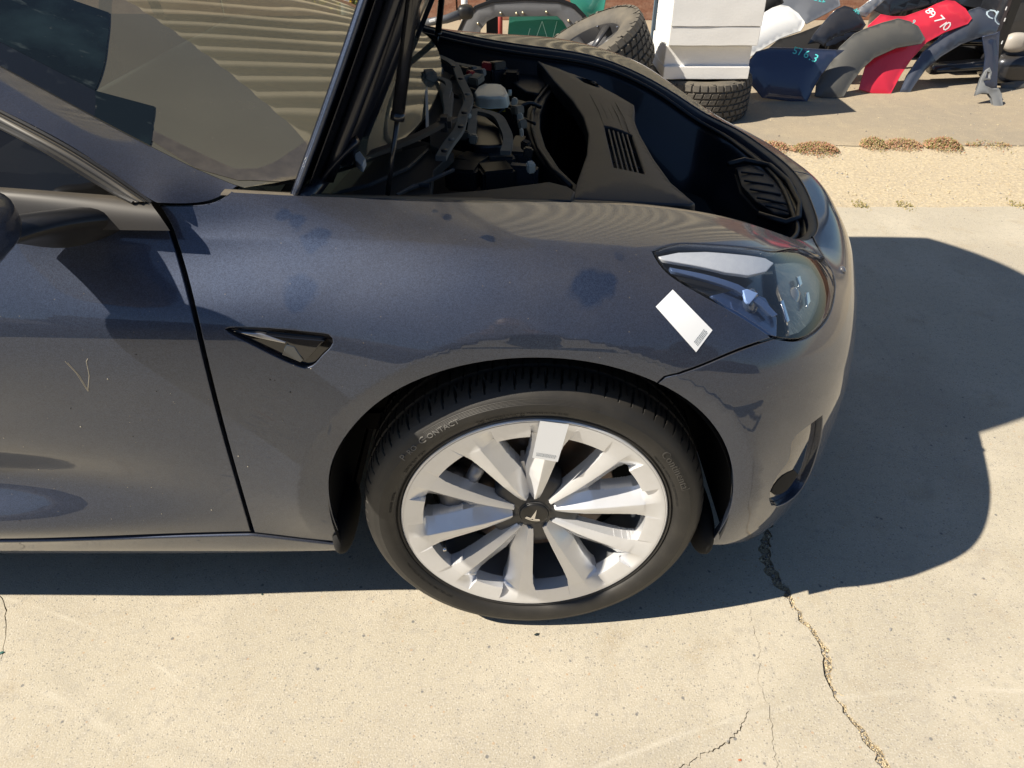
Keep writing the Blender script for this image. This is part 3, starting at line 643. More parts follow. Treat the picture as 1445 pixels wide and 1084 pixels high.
def cat(*a):
    out = []
    for s in a:
        for p in s:
            if not out or np.hypot(*(p - out[-1])) > 5e-4: out.append(np.array(p, float))
    if np.hypot(*(out[0] - out[-1])) < 5e-4: out.pop()
    return out
pod = line([(318, 464), (350, 463.5), (410, 468), (462, 473.5), (468, 480), (462, 491), (440, 515), (430, 517.5), (405, 508), (360, 489)], 36)[:-1]
pod = line([(318, 464.5), (350, 464), (410, 468), (458, 473)], 10) + line([(463, 474), (468, 480), (464, 490), (452, 502), (438, 516), (429, 518)], 12) + line([(422, 516), (400, 507), (362, 488), (330, 472)], 10)
f_out = cat(seam_door, sills, arch[:jsplit + 1], seam_bump, lamp_low, lamp_top, seam_top[::-1], gap_f[::-1], apil[::-1])
fender = skin('fender', f_out, PAINT, [pod], h=.0075)
mirror_copy(fender, 'far side fender, seen from inside the bay')
# front bumper : near half plus its mirror image joined in one mesh
intake = line([(1160, 588), (1140, 603), (1119, 624), (1115, 648), (1103, 665), (1091, 686), (1087, 703), (1090, 712)], 18) + line([(1098, 714), (1112, 708), (1131, 690), (1149, 652), (1158, 618)], 10)
sb = np.linspace(0, 1, 40); vb = .060
b_low = [np.array([s, np.interp(s, [arch[-1][0], arch[-1][0] + .12, SC], [arch[-1][1], vb + .01, vb - .01])]) for s in np.linspace(arch[-1][0], SC, 40)]
b_out = cat(arch[jsplit:], b_low, [np.array([SC, v]) for v in np.linspace(vb, gapk, 20)], [np.array([s, gapk]) for s in np.linspace(SC, s_corner, 40)], seam_top, lamp_right, seam_bump[::-1])
bump_o = skin('front_bumper', b_out, PAINT, [intake])
mb = mirror_copy(bump_o)
A_ = RAW[bump_o.name]; B_ = RAW[mb.name]; Vj = np.concatenate([A_[0], B_[0]]); Nj = np.concatenate([A_[2], B_[2]]); Fj = A_[1] + [tuple(i + len(A_[0]) for i in f) for f in B_[1]]
bpy.data.objects.remove(bump_o); bpy.data.objects.remove(mb)
meshobj('front_bumper', Vj, Fj, PAINT, car, smooth=True, normals=Nj)
# lower intake : recessed gloss black pocket with a fin
NAVG = mat('gloss_navy_black', (.006, .012, .035), .06, .3, 1)
ip = skin('air_intake', intake, NAVG, lift=-.013, inset=-.001, thick=.02, roundr=.001)
skin('intake_pocket', line([(1128, 668), (1112, 676), (1099, 690), (1094, 703), (1106, 704), (1122, 692), (1134, 674)], 12), DEEP, lift=-.0115, inset=0, thick=.012, parent=ip, h=.010)
mirror_copy(ip)
# door
s_lo = -0
dtop = line([(242, 322), (180, 321)], 4); vt = px(180, 321)[1]
d_out = cat([np.array([0.02, v]) for v in np.linspace(sills[0][1] + .002, vt, 10)], [np.array([s, vt]) for s in np.linspace(.02, dtop[-1][0], 40)][:-1], dtop[::-1], [q for q in seam_door if topx(S3(*q))[0][1] > 324], [np.array([s, sills[0][1] + .003]) for s in np.linspace(seam_door[-1][0], .02, 50)])
skin('door', [q - np.array([.004, 0]) for q in d_out], PAINT, inset=.002)
# sill strip below the door and fender
s_r = arch[0][0]
sill_out = [np.array([s, sills[0][1] - .002 + np.interp(s, [sills[0][0], s_r], [0, sills[-1][1] - sills[0][1]])]) for s in np.linspace(.02, s_r, 60)] + [np.array([s_r + .012, .10])] + [np.array([s, .035 + .02 * max(0, (s - s_r + .25) / .25)]) for s in np.linspace(s_r + .006, .02, 60)]
skin('sill', sill_out, PAINT, inset=.0, lift=.005, roundr=.004)
# dark body behind the panel gaps
V = []; F = []; gi = range(0, 620, 5); gj = range(0, 230, 6); idm = {}
P, Nn = SN(np.array([(gs[i], min(gv[j], gapk)) for i in gi for j in gj])); cen0 = np.array([-.3, CY, .45])
sg = np.sign((Nn * (P - cen0)).sum(1)); P = P - Nn * sg[:, None] * .016
nj = len(gj); ni = len(gi)
for a in range(ni - 1):
    for b_ in range(nj - 1):
        q = [a * nj + b_, (a + 1) * nj + b_, (a + 1) * nj + b_ + 1, a * nj + b_ + 1]; c = P[q].mean(0); gp = topx(c[None])[0]
        if c[1] < .3 and math.hypot(c[0] + .008, c[2] - .34) < .415: continue
        if c[2] < .36 and -.42 < c[0] < .40 and c[1] < .3: continue
        if gp[0] > 905 and 335 < gp[1] < 492 and c[0] < .62: continue
        F.append(q)
ib = meshobj('inner_panel', P, F, DEEP, car, smooth=True)
mirror_copy(ib)
# side camera pod in the fender
pd = skin('camera_pod', pod, GLOSSB, lift=-.010, inset=-.002, thick=.01)
podc = lambda pts: [px(*p) for p in pts]
skin('pod_blade', podc([(338, 470), (370, 471), (412, 476), (458, 480), (430, 511), (427, 505), (404, 483), (370, 478)]), GLOSSB, lift=.001, inset=0, thick=.012, parent=pd, h=.01)
skin('pod_lens', podc([(404, 486), (416, 488), (429, 508), (424, 511), (398, 500)]), mat('lens_glass_dark', (.03, .035, .04), .03, 0, 1), lift=.002, inset=0, thick=.01, parent=pd, h=.01)
skin('pod_trim', podc([(330, 467.5), (370, 470), (404, 482), (402, 484.5), (366, 477)]), mat('satin_silver', (.45, .45, .46), .3, .9), lift=.0025, inset=0, thick=.01, parent=pd, h=.01)
# headlight
lamp = cat(lamp_low, lamp_top, lamp_right)
hl = skin('headlight', lamp, mat('lamp_black_bowl', (.012, .013, .016), .25, 0, .3), lift=-.040, inset=0, thick=.03, label='near side headlight under a clear lens')
skin('lens', lamp, LENS, lift=.0005, inset=.002, thick=.005, parent=hl)
INNER = mat('lamp_reflection_white', (.60, .62, .66), .35, .1, noise=[(60, (.65, .67, .70), .45, .6, .7, (1, 1, 4))])  # white of the mirrored sky and wall put into the reflector colour
skin('upper_reflector', [px(*p) for p in [(932, 355), (960, 349), (1000, 348), (1045, 352), (1085, 358), (1098, 366), (1088, 378), (1062, 384), (1030, 379), (985, 368), (940, 360)]], INNER, lift=-.010, inset=0, thick=.006, parent=hl, h=.010)
skin('side_reflector', [px(*p) for p in [(1104, 359), (1130, 357), (1154, 364), (1171, 388), (1171, 424), (1162, 448), (1144, 466), (1130, 470), (1126, 440), (1112, 398)]], mat('lamp_reflection_grey', (.12, .115, .10), .22, .6, noise=[(50, (.26, .24, .20), .45, .65, .8, (1, 3, 1))]), lift=-.022, inset=0, thick=.006, parent=hl, h=.010)  # streaked grey-brown stands in for what the lamp mirrors on this side
skin('turn_signal_strip', [px(*p) for p in [(950, 368), (1000, 378), (1050, 394), (1090, 420), (1108, 440), (1100, 444), (1084, 428), (1045, 402), (995, 385), (953, 374)]], mat('lamp_blue_grey', (.10, .15, .28), .2, .4), lift=-.014, inset=0, thick=.006, parent=hl, h=.010)
skin('inner_divider', [px(*p) for p in [(1020, 404), (1060, 392), (1100, 408), (1118, 440), (1118, 470), (1096, 466), (1060, 444)]], mat('lamp_dark_blue', (.04, .07, .16), .12, .3, .5), lift=-.030, inset=0, thick=.006, parent=hl, h=.010)
skin('painted_sky_glint', [px(*p) for p in [(1056, 404), (1062, 402), (1078, 409), (1065, 426), (1060, 420)]], mat('lamp_glint_blue', (.30, .45, .80), .3), lift=-.012, inset=0, thick=.004, parent=hl, h=.008)  # pale blue facet carries the sky's glint in its own colour
for q_ in [[(1132, 384), (1137, 383), (1141, 396), (1137, 400)], [(1146, 408), (1150, 406), (1153, 422), (1148, 430)], [(1110, 420), (1114, 418), (1124, 450), (1120, 452)]]:
    skin('chrome_fin', [px(*p) for p in q_], CHROME, lift=-.012, inset=0, thick=.004, parent=hl, h=.008)
def onskin(x, y, lift):
    q = px(x, y); P, n = SN(np.array([q])); n = n[0] * np.sign(n[0] @ (P[0] - cen0)); return P[0] + n * lift, n
pc_, nc_ = onskin(1078, 415, -.030)
def lensball(name, c, n, r, m, par):
    bm = bmesh.new(); bmesh.ops.create_uvsphere(bm, u_segments=32, v_segments=16, radius=r)
    bmesh.ops.scale(bm, vec=(1, 1, .55), verts=bm.verts); bmesh.ops.rotate(bm, cent=(0, 0, 0), matrix=Vector(n).to_track_quat('Z', 'Y').to_matrix(), verts=bm.verts); bmesh.ops.translate(bm, vec=c, verts=bm.verts)
    return bmobj(name, bm, m, par, smooth=True)
PROJ = mat('projector_glass', (.05, .07, .12), .02, .2, 1)
fwdn = np.array([.8, -.5, .25]); fwdn /= np.linalg.norm(fwdn)
lensball('projector', pc_, fwdn, .024, PROJ, hl)
pc2, _ = onskin(1142, 412, -.034); lensball('projector', pc2, fwdn, .026, mat('projector_clear', (.25, .25, .24), .03, .6, 1), hl)
# inside the lamp: long inner strip of the far reflector
# parking sensor dimple near the nose
pn, nn = onskin(1189, 381, .001); lensball('parking_sensor', pn, nn, .009, mat('sensor_grey', (.10, .10, .11), .2, 0, 1), car)
# arch liner and lips
def arc_liner(y0, y1, r, m, nm):
    V = []; F = []; A = np.radians(np.linspace(-10, 192, 84))
    for a in A:
        for k, (yy, rr) in enumerate([(y0, r), (y0 + .05, r + .012), (y1, r + .012), (y1, .0)]): V.append((-.008 + rr * math.cos(a), yy, .345 + rr * math.sin(a)))
    for i in range(len(A) - 1):
        for k in range(3): a = i * 4 + k; F.append((a, a + 4, a + 5, a + 1))
    return meshobj(nm, V, F, m, car, smooth=True)
arc_liner(.004, .42, .384, mat('felt_liner', (.010, .010, .010), .95), 'wheel_arch_liner')
# bits of undertray beside the wheel
LATE = [((-.392, .10, .245), (.022, .09, .045)), ((.352, .11, .245), (.026, .10, .050))]
box('liner_plate', (-.412, .26, .27), (.012, .42, .12), DEEP, car, bev=0); 
box('undertray', (-.9, CY, .20), (1.0, 1.6, .04), DEEP, car, bev=0); box('undertray', (.52, CY, .22), (.26, 1.1, .05), DEEP, car, bev=0)
box('undertray', (-.1, CY, .25), (.8, 1.0, .05), DEEP, car, bev=0)
# ------------------------------------------------------------------ wheel
WC = np.array([0, 0, .334])
wheel = bpy.data.objects.new('wheel', None); link(wheel, car); wheel.location = (0, .115, .334); wheel.rotation_euler = (0, 0, R(.8))
def wl_(o): o.parent = wheel; o.location = (0, -.115, 0); return o
W0 = (0, 0, 0)
tp = [(.2445, .030), (.2505, .014), (.2575, .008), (.2600, .0025), (.2625, .0012), (.2655, .004), (.2675, .000), (.272, -.005), (.280, -.0085), (.289, -.0100), (.2975, -.0092), (.298, -.0086), (.306, -.0062), (.3135, -.0010), (.3205, .0065), (.3260, .0150), (.3295, .0230), (.3315, .0320), (.3325, .041), (.333, .0515), (.3255, .0525), (.3255, .0605), (.3333, .0615), (.334, .080), (.334, .0945), (.3265, .0955), (.3265, .1045), (.334, .1055), (.334, .130), (.334, .1395), (.3265, .1405), (.3265, .1495), (.333, .1505), (.332, .180), (.328, .203), (.316, .222), (.298, .228), (.270, .222), (.2445, .20)]
def rf(r, d, j, i):
    k = j % 13
    if 15 <= i <= 19 or 32 <= i <= 35:
        kk = (j + (i - 14) // 2) % 13 if i <= 19 else k
        if kk in (0,) or (kk == 1 and (j // 13) % 2 and i > 15): return r - (.0085 if i > 15 else .004)
        if kk == 7 and i > 16: return r - .004
    if 22 <= i <= 31 and r > .33:
        if (j + i // 2) % 13 in (3,): return r - .004
    return r
wl_(lathe('tyre', tp, RUBBER, wheel, W0, seg=78 * 13, radfun=rf))
# lettering, bent round the sidewall
def sidewall_y(r):
    rr = [.262, .2655, .2675, .272, .280, .289, .2975, .306, .3135, .3205]; yy = [.0012, .004, 0, -.005, -.0085, -.0100, -.0092, -.0062, -.0010, .0065]
    return np.interp(r, rr, yy)
def bent(s, a0, rb, size, ext, m, name='lettering', stretch=1.0):
    V, F = text_mesh(s, size, ext); wdt = V[:, 0].max(); ang = a0 - V[:, 0] * stretch / rb; r = rb + V[:, 1]
    P = np.stack([r * np.cos(ang), sidewall_y(r) - .0001 - V[:, 2], r * np.sin(ang)], 1); o = meshobj(name, P, [f[::-1] for f in F], m, wheel); return wl_(o)
bent('P', R(143.5), .2925, .0165, .0009, RUBBER_TEXT, stretch=1.25); bent('RO', R(139.8), .2925, .0130, .0009, RUBBER_TEXT, stretch=1.25)
bent('C', R(133.6), .2925, .0165, .0009, RUBBER_TEXT, stretch=1.3); bent('ONTACT', R(129.8), .2925, .0130, .0009, RUBBER_TEXT, stretch=1.22)
bent('Continental', R(40), .286, .0215, .0009, mat('tyre_raised_word', (.055, .052, .048), .45), stretch=1.05)
bent('MAX. PERMISSIBLE INFLATION PRESSURE 350 kPa (50 PSI)', R(112), .2775, .0058, .0006, RUBBER_TEXT2, stretch=1.1)
bent('MAX. LOAD 750 kg (1653 LBS)', R(112), .2705, .0058, .0006, RUBBER_TEXT2, stretch=1.1)
bent('235/40 R19  96W', R(149), .274, .0085, .0006, RUBBER_TEXT2, stretch=1.1); bent('TUBELESS  RADIAL', R(172), .274, .0068, .0006, RUBBER_TEXT2)
bent('TREAD 4 PLIES  SIDEWALL 2 PLIES  STANDARD LOAD', R(40), .2715, .0055, .0005, RUBBER_TEXT2, stretch=1.1)
bent('DOT  U2LL  LM0R   M+S   STEEL BELTED RADIAL', R(232), .274, .0060, .0005, RUBBER_TEXT2, stretch=1.1)
# fine concentric ribs on the upper sidewall
for k in range(5):
    r = .2985 + k * .0022; wl_(lathe('sidewall_rib', [(r - .0004, sidewall_y(r) + .0003), (r, sidewall_y(r) - .0004), (r + .0004, sidewall_y(r) + .0003)], RUBBER, wheel, W0, seg=200, a0=R(70), a1=R(130)))
# rim : lip, flat outer ring with five-fold windows, barrel
lip = [(.2445, .034), (.2500, .022), (.2560, .0115), (.2575, .006), (.2568, .0022), (.2545, .0008), (.2515, .0015)]
wl_(lathe('rim_lip', lip, SILVER, wheel, W0, seg=160))
barrel = [(.2160, .016), (.2165, .030), (.222, .045), (.226, .07), (.222, .12), (.228, .19), (.236, .21)]
wl_(lathe('rim_barrel', barrel, mat('barrel_silver', (.42, .43, .45), .35, .6), wheel, W0, seg=120))
# spokes and ring as one height field over polar coordinates
V5 = [R(29 + 72 * k) for k in range(5)]
def spoke_poly():
    """face height y for each (r, angle): returns mesh of rim face with openings"""
    NR, NA = 92, 1440; rr = np.linspace(.030, .2518, NR); AA = np.linspace(0, 2 * math.pi, NA, endpoint=False)
    Rr, Aa = np.meshgrid(rr, AA, indexing='ij'); d = np.full(Rr.shape, 9.); side_ = np.zeros(Rr.shape)
    for c in V5:
        da = (Aa - c + math.pi) % (2 * math.pi) - math.pi
        X = Rr * np.cos(da); Y = Rr * np.sin(da)
        m_ = np.abs(Y)
        # centre line of a leg, in the frame of its V
        cl = np.interp(X, [.036, .06, .12, .18, .206, .26], [.006, .0145, .034, .054, .0635, .080])
        dd = np.where((X > .025) & (np.abs(da) < R(36)), m_ - cl, 9.)
        k = np.abs(dd) < np.abs(d); d = np.where(k, dd, d)
    return rr, AA, Rr, Aa, d
rr, AA, Rr, Aa, d = spoke_poly()
wo = np.interp(Rr, [.03, .05, .12, .17, .195, .216, .2518], [.008, .0115, .0200, .0265, .0310, .0385, .050])   # outer half width
wi = np.interp(Rr, [.03, .05, .12, .17, .195, .216, .2518], [.012, .015, .030, .0275, .0290, .0350, .040])   # inner half width
face = np.interp(Rr, [.03, .06, .10, .15, .20, .2518], [.024, .0175, .0105, .006, .0028, .0005])
spk = ((d < wo) & (d > -wi))
flt = np.interp(Rr, [.05, .12, .2, .25], [.25, .25, .3, .8])
depth = np.where(d > 0, np.clip(d / wo, 0, 1)**1.6 * .0045, 0) + np.where(d < 0, np.clip((-d / wi - .0) / 1.0, 0, 1) * .024, 0)
ringy = .0048 - .0042 * np.clip((Rr - .216) / .033, 0, 1)**.7
blend = np.clip((Rr - .206) / .040, 0, 1); blend = blend**.8
yring = np.where(spk, ringy * blend + (face + depth) * (1 - blend), ringy)
Y = np.where(Rr > .2145, yring, np.where(spk, face + depth, .05))
# valley web between the legs near the hub
da_all = np.min([np.abs((Aa - c + math.pi) % (2 * math.pi) - math.pi) for c in V5], 0)
Xl = Rr * np.cos(da_all); Yl = Rr * np.sin(da_all)
valley = (Xl > .036) & (Xl < .118) & (d < 0) & (da_all < R(36))
Y = np.where(valley & ~spk, np.interp(Xl, [.036, .118], [.040, .050]), Y)
keep = spk | (Rr > .2145) | valley
keep &= ~((Xl < .040) & (Rr < .2145))
cellk = keep[:-1, :] & keep[1:, :] & np.roll(keep, -1, 1)[:-1, :] & np.roll(keep, -1, 1)[1:, :]
NR, NA = Rr.shape; P = np.stack([Rr * np.cos(Aa), Y, Rr * np.sin(Aa)], -1).reshape(-1, 3); F = []
I, J = np.nonzero(cellk)
for i, j in zip(I, J): j2 = (j + 1) % NA; F.append((i * NA + j, i * NA + j2, (i + 1) * NA + j2, (i + 1) * NA + j))
bm = bmesh.new(); vs = [bm.verts.new(p) for p in P]
for f in F: bm.faces.new([vs[i] for i in f])
bmesh.ops.delete(bm, geom=[v for v in bm.verts if not v.link_faces], context='VERTS')
bmesh.ops.recalc_face_normals(bm, faces=bm.faces)
be = [e for e in bm.edges if len(e.link_faces) == 1]
ex = bmesh.ops.extrude_edge_only(bm, edges=be); nv = [v for v in ex['geom'] if isinstance(v, bmesh.types.BMVert)]
for v in nv:
    r = math.hypot(v.co.x, v.co.z)
    if r < .25: v.co.y += .030; s = 1 - .0 / r; v.co.x *= s; v.co.z *= s
me = bpy.data.meshes.new('spokes'); 
fc = [f for f in bm.faces]; 
avg = sum((f.normal.y * f.calc_area() for f in fc)) 
if avg > 0: bmesh.ops.reverse_faces(bm, faces=bm.faces)
bm.to_mesh(me); bm.free(); me.materials.append(SILVER); me.polygons.foreach_set('use_smooth', np.ones(len(me.polygons), bool)); me.set_sharp_from_angle(angle=R(50))
spo = bpy.data.objects.new('spokes', me); link(spo, wheel); wl_(spo)
# dark hub : star shaped cover and round cap
star = []
for k in range(180):
    a = 2 * math.pi * k / 180; dm = min(abs((a - c + math.pi) % (2 * math.pi) - math.pi) for c in V5)
    t = np.clip((dm - R(12)) / R(15), 0, 1); star.append((.046 + .046 * (t * t * (3 - 2 * t)), a))
V = [(0, .026, 0)]; F = []
for r_, y_ in ((.0, .026), (.7, .026), (.93, .030), (1, .036), (1.02, .07)):
    if r_ == 0: continue
    for r, a in star: V.append((r * r_ * math.cos(a), y_, r * r_ * math.sin(a)))
for k in range(180): F.append((0, 1 + (k + 1) % 180, 1 + k))
for q in range(3):
    for k in range(180): a = 1 + q * 180; F.append((a + k, a + (k + 1) % 180, a + 180 + (k + 1) % 180, a + 180 + k))
wl_(meshobj('hub_cover', V, F, HUBM, wheel, smooth=True))
wl_(lathe('centre_cap', [(0, .019), (.022, .0195), (.0262, .0205), (.0275, .0215), (.0282, .0235), (.0285, .030)], mat('cap_black', (.018, .018, .018), .35), wheel, W0, seg=72))
wl_(lathe('cap_ring', [(.0285, .0255), (.0292, .0232), (.0302, .0228), (.0308, .0255)], mat('cap_grey', (.12, .12, .12), .35, .5), wheel, W0, seg=72))
# emblem: curved bar over a tapering stem, slightly rotated as it stands on the wheel
def emblem():
    V = []; F = []; n = 13
    bar_t = [(-.0155 + .031 * i / (n - 1)) for i in range(n)]
    def add(poly):
        o = len(V)
        for (x, z) in poly: V.append((x, .0180, z))
        for (x, z) in poly: V.append((x, .0215, z))
        m_ = len(poly); F.append(tuple(range(o, o + m_))); F.append(tuple(range(o + m_, o + 2 * m_))[::-1])
        for i in range(m_): j = (i + 1) % m_; F.append((o + i, o + m_ + i, o + m_ + j, o + j))
    top = [(x, .0150 - 14 * x * x) for x in bar_t]; bot = [(x * .96, .0128 - 14 * x * x) for x in bar_t]; add(top + bot[::-1])
    t2 = [(-.0145, .0093), (-.0080, .0112), (-.0022, .0118), (0, .0095), (.0022, .0118), (.0080, .0112), (.0145, .0093), (.0128, .0066), (.0070, .0080), (.0040, .0082), (0, -.0165), (-.0040, .0082), (-.0070, .0080), (-.0128, .0066)]
    add(t2); V_ = np.array(V); a = R(163); ca, sa = math.cos(a), math.sin(a)
    return np.stack([V_[:, 0] * ca - V_[:, 2] * sa, V_[:, 1], V_[:, 0] * sa + V_[:, 2] * ca], 1), F
V, F = emblem(); wl_(meshobj('cap_emblem', V, F, CHROME, wheel))
# brake disc, caliper, backing, valve
wl_(lathe('brake_disc', [(.05, .105), (.075, .098), (.080, .088), (.163, .088), (.165, .091), (.165, .108)], DISC, wheel, W0, seg=96))
wl_(lathe('backing_plate', [(.02, .12), (.222, .14), (.224, .20)], DEEP, wheel, W0, seg=72))
cal = []
for k in range(9):
    a = R(152 + 56 * k / 8); cal.append((.158 * math.cos(a), .070, .158 * math.sin(a)))
wl_(tube('brake_caliper', cal, [.020, .030, .034, .034, .030, .034, .034, .030, .020], STEEL, wheel, seg=10, square=(.8, 1.1)))
wl_(tube('caliper_bridge', [(-.118, .055, -.02), (-.118, .055, .03)], .018, mat('caliper_light', (.38, .38, .39), .4, .5), wheel, seg=8))
wl_(tube('caliper_bridge', [(-.125, .050, .062), (-.105, .050, .105)], .014, bpy.data.materials['caliper_light'], wheel, seg=8))
av = R(204); wl_(tube('valve_stem', [(.205 * math.cos(av), .045, .205 * math.sin(av)), (.199 * math.cos(av), .022, .199 * math.sin(av)), (.196 * math.cos(av), .008, .196 * math.sin(av))], [.0045, .0045, .0042], SEAL, wheel))
wl_(tube('valve_cap', [(.196 * math.cos(av), .010, .196 * math.sin(av)), (.195 * math.cos(av), .000, .195 * math.sin(av))], .0034, CHROME, wheel))
# small balance weights
for a, r in ((-14, .213), (-41, .214)): wl_(box('balance_weight', (r * math.cos(R(a)), .075, r * math.sin(R(a))), (.008, .022, .012), mat('weight_tan', (.5, .48, .42), .5), wheel, bev=.001))

# ------------------------------------------------------------------ upper body, near side
def loft(name, rows, m, nu=40, nv=14, parent=car, label=None, thick=0, up=None):
    """smooth surface through rows of 3-d points (all rows the same length)"""
    G = np.array(rows, float); kr = np.arange(len(rows), dtype=float)
    kc = np.concatenate([[0], np.cumsum(np.linalg.norm(np.diff(G[len(G) // 2], axis=0), axis=1))])
    A = spl(kr, np.linspace(0, kr[-1], nv)) if len(rows) > 2 else np.stack([1 - np.linspace(0, 1, nv), np.linspace(0, 1, nv)], 1)
    B = spl(kc, np.linspace(0, kc[-1], nu)); P = np.einsum('ai,ijc,bj->abc', A, G, B, optimize=True)
    n = np.cross(np.gradient(P, axis=1), np.gradient(P, axis=0)); n /= np.linalg.norm(n, axis=2)[..., None] + 1e-12
    if up is not None and (n.reshape(-1, 3).mean(0) @ np.array(up)) < 0: n = -n; P = P[:, ::-1]; n = n[:, ::-1]
    V = P.reshape(-1, 3); Nv = n.reshape(-1, 3); F = []
    for i in range(nv - 1):
        for j in range(nu - 1): a = i * nu + j; F.append((a, a + nu, a + nu + 1, a + 1))
    # winding to agree with n
    f = F[len(F) // 2]; fn = np.cross(V[f[1]] - V[f[0]], V[f[2]] - V[f[0]])
    if fn @ Nv[f[0]] < 0: F = [q[::-1] for q in F]
    if thick:
        k = len(V); V = np.concatenate([V, V - Nv * thick]); Nv = np.concatenate([Nv, -Nv]); fl = fn @ Nv[f[0]] < 0
        F += [tuple(k + i for i in q[::-1]) for q in F]
        rim = [j for j in range(nu)] + [i * nu + nu - 1 for i in range(1, nv)] + [(nv - 1) * nu + j for j in range(nu - 2, -1, -1)] + [i * nu for i in range(nv - 2, 0, -1)]
        F += [(a, b_, b_ + k, a + k) for a, b_ in zip(rim, rim[1:] + rim[:1])]
        return meshobj(name, V, F, m, parent, smooth=False, label=label) if False else meshobj(name, V, F, m, parent, smooth=True, label=label)
    return meshobj(name, V, F, m, parent, smooth=True, normals=Nv, label=label)
def fz(*a): return [aty(x, y, Y) for x, y, Y in a]
U = fz((334, 262.5, .155), (282, 241, .170), (230, 216, .185), (130, 164, .215), (0, 94, .25), (-220, -15, .31), (-420, -105, .36))
Lw = fz((222, 286, .075), (212, 281, .078), (190, 267, .085), (110, 212, .110), (0, 154, .140), (-220, 40, .195), (-420, -55, .24))
Md = [(a + b_) / 2 + np.array([.0, -.003, .004]) for a, b_ in zip(U, Lw)]; Md[0] = aty(290, 284, .118)
loft('a_pillar', [Lw, Md, U], PAINT, 60, 16, up=(0, -.5, .8))
tube('pillar_gap_seal', [p + np.array([0, .004, -.004]) for p in curve(U, 40)], .004, SEAL, car, seg=6)
# window frame trim, seal and glass
T0 = fz((214, 286, .078), (196, 273, .084), (105, 213, .108), (0, 157, .138), (-220, 44, .19)); T1 = fz((188, 286, .070), (168, 276, .080), (61, 212, .105), (0, 180, .125), (-220, 72, .175))
Tm = [(a + b_) / 2 + np.array([0, -.004, .003]) for a, b_ in zip(T0, T1)]
loft('window_trim', [T0, Tm, T1], dusty(mat('trim_satin_black', (.05, .048, .045), .35), lo=.3, amt=.35), 40, 8, up=(0, -.8, .4))
for off in (.25, .62): tube('trim_groove', [a * (1 - off) + b_ * off + np.array([0, -.004, .0025]) for a, b_ in zip(curve(T0, 30), curve(T1, 30))], .0014, SEAL, car, seg=6)
tube('window_seal', [p + np.array([0, -.001, 0]) for p in curve(T0, 40)], .0035, SEAL, car, seg=6); tube('window_seal', curve(T1, 40), .0030, SEAL, car, seg=6)
B0 = fz((190, 286, .085),); 
beltT = np.array([(-.585, .078, .952), (-.70, .075, .962), (-.9, .072, .978), (-1.3, .072, 1.0), (-2.2, .085, 1.02)])
T1c = curve(T1, 30)
gv_ = [beltT[0] + (0, .008, 0)] ; sg_b = curve(beltT[:5] + np.array([0, .010, -.004]), 30)
k_ = [int(np.argmin(np.abs(sg_b[:, 0] - p[0]))) for p in T1c]
V = list(T1c + np.array([0, .006, 0])) + [np.array([p[0], np.interp(-p[0], -beltT[:, 0], beltT[:, 1]) + .012, np.interp(-p[0], -beltT[:, 0], beltT[:, 2]) - .006]) for p in T1c]
meshobj('side_window', V, [(i, i + 1, i + 31, i + 30) for i in range(29)], SIDEGLASS, car, smooth=True)
beltB = [(p[0] + (.03 if i == 0 else 0), .050, z) for i, (p, z) in enumerate(zip(beltT, (.918, .920, .923, .930, .935)))]
beltM = [(p[0] + (.016 if i == 0 else 0), .060, (p[2] + q[2]) / 2 + .004) for i, (p, q) in enumerate(zip(beltT, beltB))]
loft('belt_trim', [beltT + np.array([0, .02, -.002]), beltT, beltM, beltB], dusty(mat('belt_satin_black', (.022, .022, .024), .4), lo=.2, amt=.22), 60, 14, up=(0, -1, .2))
# door mirror
mr = bpy.data.objects.new('door_mirror', None); link(mr, car); mr.location = (0, 0, 0)
def sup(c, r, e, m, nm, par, skew=None, nu=48, nvv=24):
    V = []; F = []
    f = lambda t, p: math.copysign(abs(t)**p, t)
    for i in range(nvv + 1):
        ph = -math.pi / 2 + math.pi * i / nvv
        for j in range(nu):
            th = 2 * math.pi * j / nu; p = np.array([r[0] * f(math.cos(ph), e) * f(math.cos(th), e), r[1] * f(math.cos(ph), e) * f(math.sin(th), e), r[2] * f(math.sin(ph), e)])
            if skew: p = skew(p)
            V.append(p + c)
    for i in range(nvv):
        for j in range(nu): F.append((i * nu + j, i * nu + (j + 1) % nu, (i + 1) * nu + (j + 1) % nu, (i + 1) * nu + j))
    return meshobj(nm, V, F, m, par, smooth=True)
msk = lambda p: np.array([p[0] - .10 * abs(p[1]) + (.18 * p[1] if p[1] < 0 else 0), p[1], p[2] * (1 + .25 * (-p[1] / .12)) + .06 * -p[1]])
sup(np.array([-.765, -.150, 1.003]), (.105, .110, .050), .62, PAINT, 'mirror_shell', mr, msk)
sup(np.array([-.775, -.145, .990]), (.098, .104, .050), .62, GLOSSB, 'mirror_lower_shell', mr, msk)
arm = []
for t in np.linspace(0, 1, 10):
    c_ = np.array([-.700, .062, .918]) * (1 - t) + np.array([-.78, -.10, .958]) * t; c_[2] += .012 * math.sin(t * 3.14); rx = .075 * (1 - t) + .055 * t; rz = .016 * (1 - t)**2 + .015
    arm.append([c_ + np.array([rx * math.cos(q), .03 * math.cos(q) * (1 - t), rz * math.sin(q)]) for q in np.linspace(0, 2 * math.pi, 25)])
Va = np.array(arm).reshape(-1, 3); Fa = [(i * 25 + j, i * 25 + j + 1, (i + 1) * 25 + j + 1, (i + 1) * 25 + j) for i in range(9) for j in range(24)]
meshobj('mirror_arm', Va, Fa, mat('arm_black', (.010, .010, .011), .35), mr, smooth=True)
for c_, r_ in LATE: sup(np.array(c_), r_, .8, DEEP, 'liner_foot', car)
